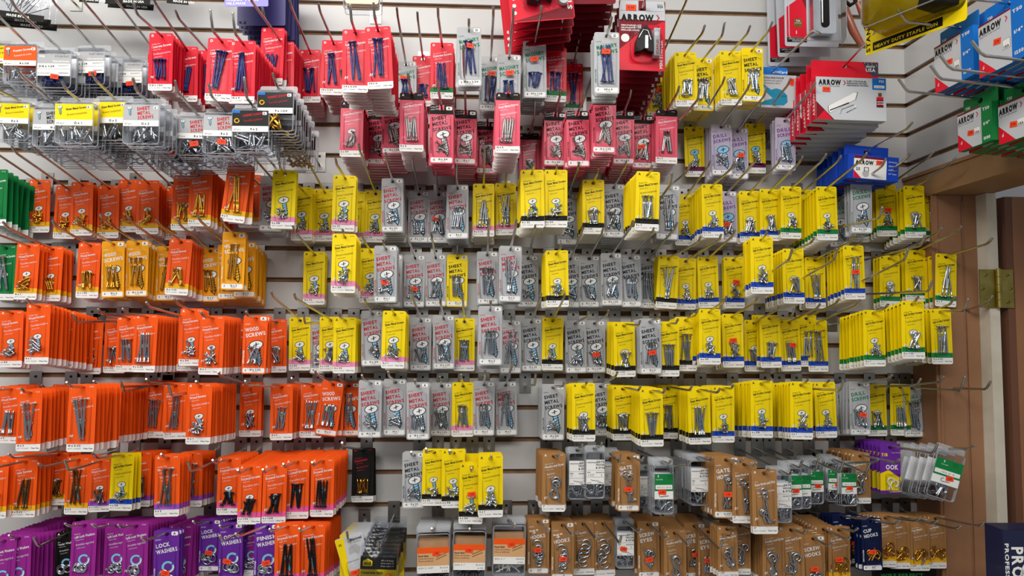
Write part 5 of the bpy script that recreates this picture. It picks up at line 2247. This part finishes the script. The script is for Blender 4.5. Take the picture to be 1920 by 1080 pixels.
def hang_bag(name, px0, px1, pybot, d, h, body, label, cat, n=1, rot=0, txt=None, ink='paper', glossy=True, content='steel', sp=.02, seed=1):
    cx = (px0 + px1) / 2
    s = scale_at(cx, max(0, pybot), d)
    w = (px1 - px0) / s
    bot = at(cx, pybot, d)
    top = bot[2] + h
    rnd = random.Random(seed)
    zb = top - .012 - d * .09
    plain_hook(bot[0], d, top - .012 + .003, d + .05, 'chrome display hook above the frame carrying the ' + label.split(',')[0][:60], zb=zb)
    for i in range(n):
        dd = d - sp * i
        if dd < .02:
            break
        root = empty(name, (bot[0], -dd, top - .012 - (d - dd) * .09), (0, rad(rot + rnd.uniform(-2, 2)), rad(rnd.uniform(-3, 3))))
        tag(root, label if i == 0 else label.split(',')[0] + 's further back on the same hook', cat, None if i == 0 else label.split(',')[0] + 's further back on the same hook')
        mb = MB()
        card_with_hole(mb, body, w=w / 2, top=.012, bot=.012 - h if glossy is False else -.03, r=.003, hole=.005)
        if txt:
            zz = .012 - h + .004 if glossy is False else -.026
            for j, t_ in enumerate(txt):
                text(mb, t_, -w / 2 + .004, zz + j * .008, .0075, ink, y=-.0004, bold=True, width=min(w * .8, .0055 * len(t_)))
        mb.build('header_card', root)
        if glossy:
            mb = MB()
            P = rrect(-w / 2 + .001, .012 - h, w / 2 - .001, -.028, .006, 4)
            nn = len(P)
            mb.add([(x, 0, z) for x, z in P] + [(x * .9, -.010, z * .96 - .002) for x, z in P], [(a, (a + 1) % nn, (a + 1) % nn + nn, a + nn) for a in range(nn)] + [tuple(range(nn, 2 * nn))], CLEAR2, True)
            if txt:
                mb.box((-w / 2 + .002, -.0109, .013 - h), (w / 2 - .002, -.0105, .027 - h), 'ink')
                text(mb, 'MADE IN USA', -.01, .017 - h, .007, 'paper', y=-.0112, bold=True)
            mb.build('clear_bag', root)
            for k in range(8 if i < 2 else 0):
                a = rad(rnd.uniform(-70, 70))
                q = place('nail', nail_mesh(content, 50), root)
                q.location = (rnd.uniform(-w * .25, w * .25) - math.sin(a) * .025, -.003 - .0008 * k, .012 - h + .025 + rnd.uniform(0, .03) - math.cos(a) * .02 + .0)
                q.location.z = max(q.location.z, .016 - h)
                q.rotation_euler = (0, a, 0)


hang_bag('nail_bag', -18, 98, 40, .20, .16, 'bandgreen', 'crinkly clear bag of long nails, green header, top left corner', 'nail bag', n=3, rot=4, txt=('NAILS',), seed=2)
hang_bag('nail_bag', 158, 196, 10, .14, .14, 'black', 'clear bag with a black hem strip, above the second grey box', 'bag', n=1, rot=4, txt=('MADE IN USA',), seed=3)
hang_bag('nail_bag', 203, 288, 13, .14, .14, 'black', 'wide clear bag with a black hem strip, above the first red card', 'bag', n=2, rot=2, txt=('MADE IN USA',), seed=4)
hang_bag('nail_bag', 322, 364, 13, .14, .14, 'black', 'narrow clear bag with a black hem strip, beside the purple card', 'bag', n=1, rot=3, txt=('MADE IN USA',), seed=5)
mat('lavender', '8C84D8', rough=0.45)
mat('deepviolet', '3E3778', rough=0.45)
hang_bag('hanging_card', 414, 492, 12, .26, .215, 'lavender', 'pale lavender hanging card, cut by the top edge', 'hanging card', n=1, rot=-4, txt=('HILLMAN', 'Repair Parts'), glossy=False, seed=6)
hang_bag('hanging_card', 444, 532, 48, .20, .17, 'deepviolet', 'deep violet hanging card, below the pale lavender card', 'hanging card', n=6, rot=0, txt=('9.2',), glossy=False, ink='ink', sp=.022, seed=7)

# cream felt pads in a clear pack
d = .18
p = at(683, -44, d)
root = empty('felt_pad_pack', p)
tag(root, 'cream coloured pads in a clear pack above the red concrete screws', 'pad pack')
mb = MB()
shell(mb, .082, .100, .030, top=.012)
mb.build('clear_shell', root)
for k in range(3):
    mb = MB()
    mb.prism(rrect(-.036, -.078 + k * .002, .036, -.010, .006, 3), -.009 - k * .008, -.002 - k * .008, 'cream' if k else 'tan')
    mb.build('pad', root)
plain_hook(p[0], d, p[2] + .003, d + .05, 'chrome display hook carrying the cream pad pack')

# ---------------------------------------------------------------- bottom row specials
# leaning card of cup pulls
d = .20
hp = at(655, 1013, d)


def nat_card(full):
    mb = MB()
    card_with_hole(mb, 'silver', w=.029, top=.010, bot=-.085, r=.004, hole=.0042)
    flat(mb, [(-.0288, -.083), (-.020, -.083), (-.010, .0085), (-.0288, .0085)], -.0002, 'yellow')
    flat(mb, [(-.026, -.0845), (.026, -.0845), (.0285, -.076), (-.0288, -.076)], -.0002, 'yellow')
    text(mb, 'National', .003, -.003, .0080, 'ink', y=-.0005, bold=True, width=.023)
    text(mb, 'Hardware', .006, -.0075, .0034, 'ink', y=-.0005)
    text(mb, '32', -.024, -.006, .0060, 'ink', y=-.0005, bold=True)
    text(mb, "Cleaner's notions", -.017, -.044, .0032, 'ink', y=-.0005, rot=rad(0))
    flat(mb, [(-.006, -.014), (.010, -.010), (.018, -.020), (.010, -.032), (.004, -.026), (-.008, -.028)], -.0005, 'grey')
    return mb


root = empty('hardware_card', hp, (0, rad(-17), rad(6)))
tag(root, 'white and yellow hardware card tilted in front of its stack', 'hardware card')
nat_card(True).build('backing_card', root)
mb = MB()
P = rrect(-.020, -.082, .022, -.040, .007, 4)
n_ = len(P)
mb.add([(x, -.0006, z) for x, z in P] + [(x * .93, -.012, (z + .06) * .93 - .06) for x, z in P], [(i, (i + 1) % n_, (i + 1) % n_ + n_, i + n_) for i in range(n_)] + [tuple(range(n_, 2 * n_))], CLEAR, True)
mb.build('blister', root)
for k in range(6):
    q = place('brass_stud', piece_mesh('screw', 12, 'brass'), root, (-.008 + k * .0035, -.004, -.077 + (k % 2) * .003), (0, rad(50 - k * 20), 0))
st = place('price_sticker', sticker_mesh('1.99'), root, (-.006, -.0125, -.064), (0, rad(4), 0))
zb_ = hp[2] - d * .1
plain_hook(hp[0], d, hp[2] + .002, d + .03, 'chrome display hook carrying the white and yellow hardware cards', zb=zb_)
nm = nat_card(False)
nm = nm.data('hardware_card')
Xn = at(690, 1000, .17)[0]
stack_of('hardware_card', nm, hp[0] + .006, d, zline(0, d, hp[2], zb_), 10, .0165, 'white and yellow hardware cards stacked behind the tilted one', 'hardware card', seed=3)

# nail bags with black and yellow label
d = .245
hp = at(712, 1030, d)
mbx = MB()
card_with_hole(mbx, CLEAR2, w=.036, top=.012, bot=-.012, r=.004, hole=.005)
mbx.box((-.036, -.011, -.036), (.036, -.0006, -.0125), 'black')
mbx.box((-.036, -.012, -.085), (.036, -.0006, -.0365), 'yellow')
flat(mbx, [(-.031, -.030), (-.012, -.030), (-.012, -.020), (-.0215, -.015), (-.031, -.020)], -.0113, 'yellow')
text(mbx, 'md', -.0285, -.0275, .0100, 'ink', y=-.0116, bold=True, width=.014)
for i, s_ in enumerate(('1/4" x 14 Gauge', '1/4 in calibre 14', '1/4 po calibre 14')):
    text(mbx, s_, .005, -.020 - i * .0055, .0042, 'paper', y=-.0116, width=.026)
text(mbx, 'Concrete nails', -.034, -.0450, .0082, 'ink', y=-.0123, bold=True, width=.044)
text(mbx, 'Clavos para concreto', -.034, -.0520, .0050, 'ink', y=-.0123, width=.044)
P = rrect(-.038, -.080, .038, .013, .008, 4)
n_ = len(P)
mbx.add([(x, -.0002, z) for x, z in P] + [(x * .9, -.019, z * .93 - .002) for x, z in P], [(i, (i + 1) % n_, (i + 1) % n_ + n_, i + n_) for i in range(n_)] + [tuple(range(n_, 2 * n_))], CLEAR2, True)
me = mbx.data('nail_pack')
o = place('nail_pack', me, None, hp, (0, rad(2), 0))
tag(o, 'black and yellow pack of concrete nails in crinkly clear film', 'nail pack')
st = place('price_sticker', sticker_mesh('3.49'), o, (.024, -.0205, -.052), (0, rad(40), 0))
zb_ = SLOTS[18] - DROP if False else min(SLOTS, key=lambda q: abs(q - at(746, 944, 0)[2])) - DROP
plain_hook(hp[0], d, hp[2] + .002, d + .03, 'chrome display hook carrying the concrete nail packs', zb=zb_)
stack_of('nail_pack', me, hp[0], d, zline(0, d, hp[2], zb_), 8, .024, 'concrete nail packs stacked behind the front black and yellow one', 'nail pack', seed=5, jit=4)


# picture hook packs, purple and yellow
def ook(full):
    mb = MB()
    card_with_hole(mb, 'violet', w=.024, top=.008, bot=-.105, r=.002, hole=.0042)
    flat(mb, [(-.0238, -.098), (.0200, -.098), (.0200, -.068), (-.004, -.052), (-.0238, -.060)], -.0002, 'yellow')
    text(mb, '7/8', -.021, -.021, .0095, 'yellow', y=-.0005, bold=True)
    text(mb, 'Cup Hooks', .003, -.014, .004, 'paper', y=-.0005)
    flat(mb, rrect(-.014, -.053, .0225, -.038, .002, 2), -.0004, 'violet')
    text(mb, 'OOK', .004, -.0505, .0145, 'paper', y=-.0007, bold=True, align='c', width=.030)
    return mb


d = .13
hp = at(1669, 838, d)
root = empty('picture_hook_card', hp, (0, rad(1), 0))
tag(root, 'purple and yellow card of white cup hooks', 'hook card')
ook(1).build('backing_card', root)
mb = MB()
mb.prism(rrect(-.012, -.099, .020, -.060, .004, 3), -.012, -.0006, CLEAR)
mb.build('blister', root)
mat('enamel', 'F2F1EE', rough=.3)
for k in range(2):
    q = place('cup_hook', piece_mesh('cup', 34, 'enamel'), root, (-.006 + k * .006, -.004 - k * .004, -.094), (0, rad(25 - 60 * k), 0))
zb_ = hp[2] - d * .05
plain_hook(hp[0], d, hp[2] + .002, .30, 'chrome display hook carrying the purple and yellow cards', zb=zb_)
stack_of('picture_hook_card', ook(0).data('picture_hook_card'), hp[0], d, zline(0, d, hp[2], zb_), 6, .0165, 'purple and yellow cup hook cards behind the front one', 'hook card', seed=7)

# dark package low in the middle right
mb = MB()
mb.box((-.070, -.020, -.10), (.070, 0, .012), 'black')
text(mb, 'WIRE PERFECT', -.060, -.004, .011, 'bandgreen', y=-.0203, bold=True, width=.10)
p = at(1690, 1073, .10)
o = mb.build('black_package', None, p)
tag(o, 'black package with green lettering at the bottom edge below the cup hooks', 'package')
plain_hook(p[0] + .03, .11, p[2] + .018, .14, 'short chrome display hook above the black package')

# dark blue carton at the lower right
xb = at(1880, 1000, .42)
mb = MB()
w0, h0 = .34, .55
mb.box((0, 0, -h0), (w0, .05, 0), 'midnight')
mb.add([(0, 0, .0003), (w0, 0, .0003), (w0, .05, .0003), (0, .05, .0003)], [(0, 1, 2, 3)], 'navy')
text(mb, 'PROFESSIONAL', .0030, -.0240, .0100, 'paper', y=-.0004, rot=rad(-90), bold=True, width=.115)
text(mb, 'PRO', .0160, -.030, .0300, 'paper', y=-.0004, rot=rad(-90), bold=True, width=.060)
flat(mb, [(.062 + .032 * math.cos(q * .3), -.085 + .035 * math.sin(q * .3)) for q in range(21)], -.0004, 'paper')
flat(mb, [(.072 + .029 * math.cos(q * .3), -.080 + .033 * math.sin(q * .3)) for q in range(21)], -.0006, 'midnight')
topz = at(1880, 994, .42)[2]
o = mb.build('carton', None, (xb[0], -.42, topz), (0, 0, rad(-2)))
tag(o, 'dark navy carton with white PROFESSIONAL lettering at the lower right', 'box')
mb = MB()
mb.box((.0, -.04, 0), (.36, .10, .02), 'doorpaint')
for (a, b) in ((.01, -.03), (.33, -.03), (.01, .07), (.33, .07)):
    mb.box((a, b, -(topz - h0) + .02), (a + .02, b + .02, 0), 'doorpaint')
o = mb.build('side_table', None, (xb[0], -.42, topz - h0 - .0205))
tag(o, 'low brown stand under the dark navy carton', 'stand')

for r in ROWS:
    do_row(r)
for r in BOXES:
    do_boxes(r)
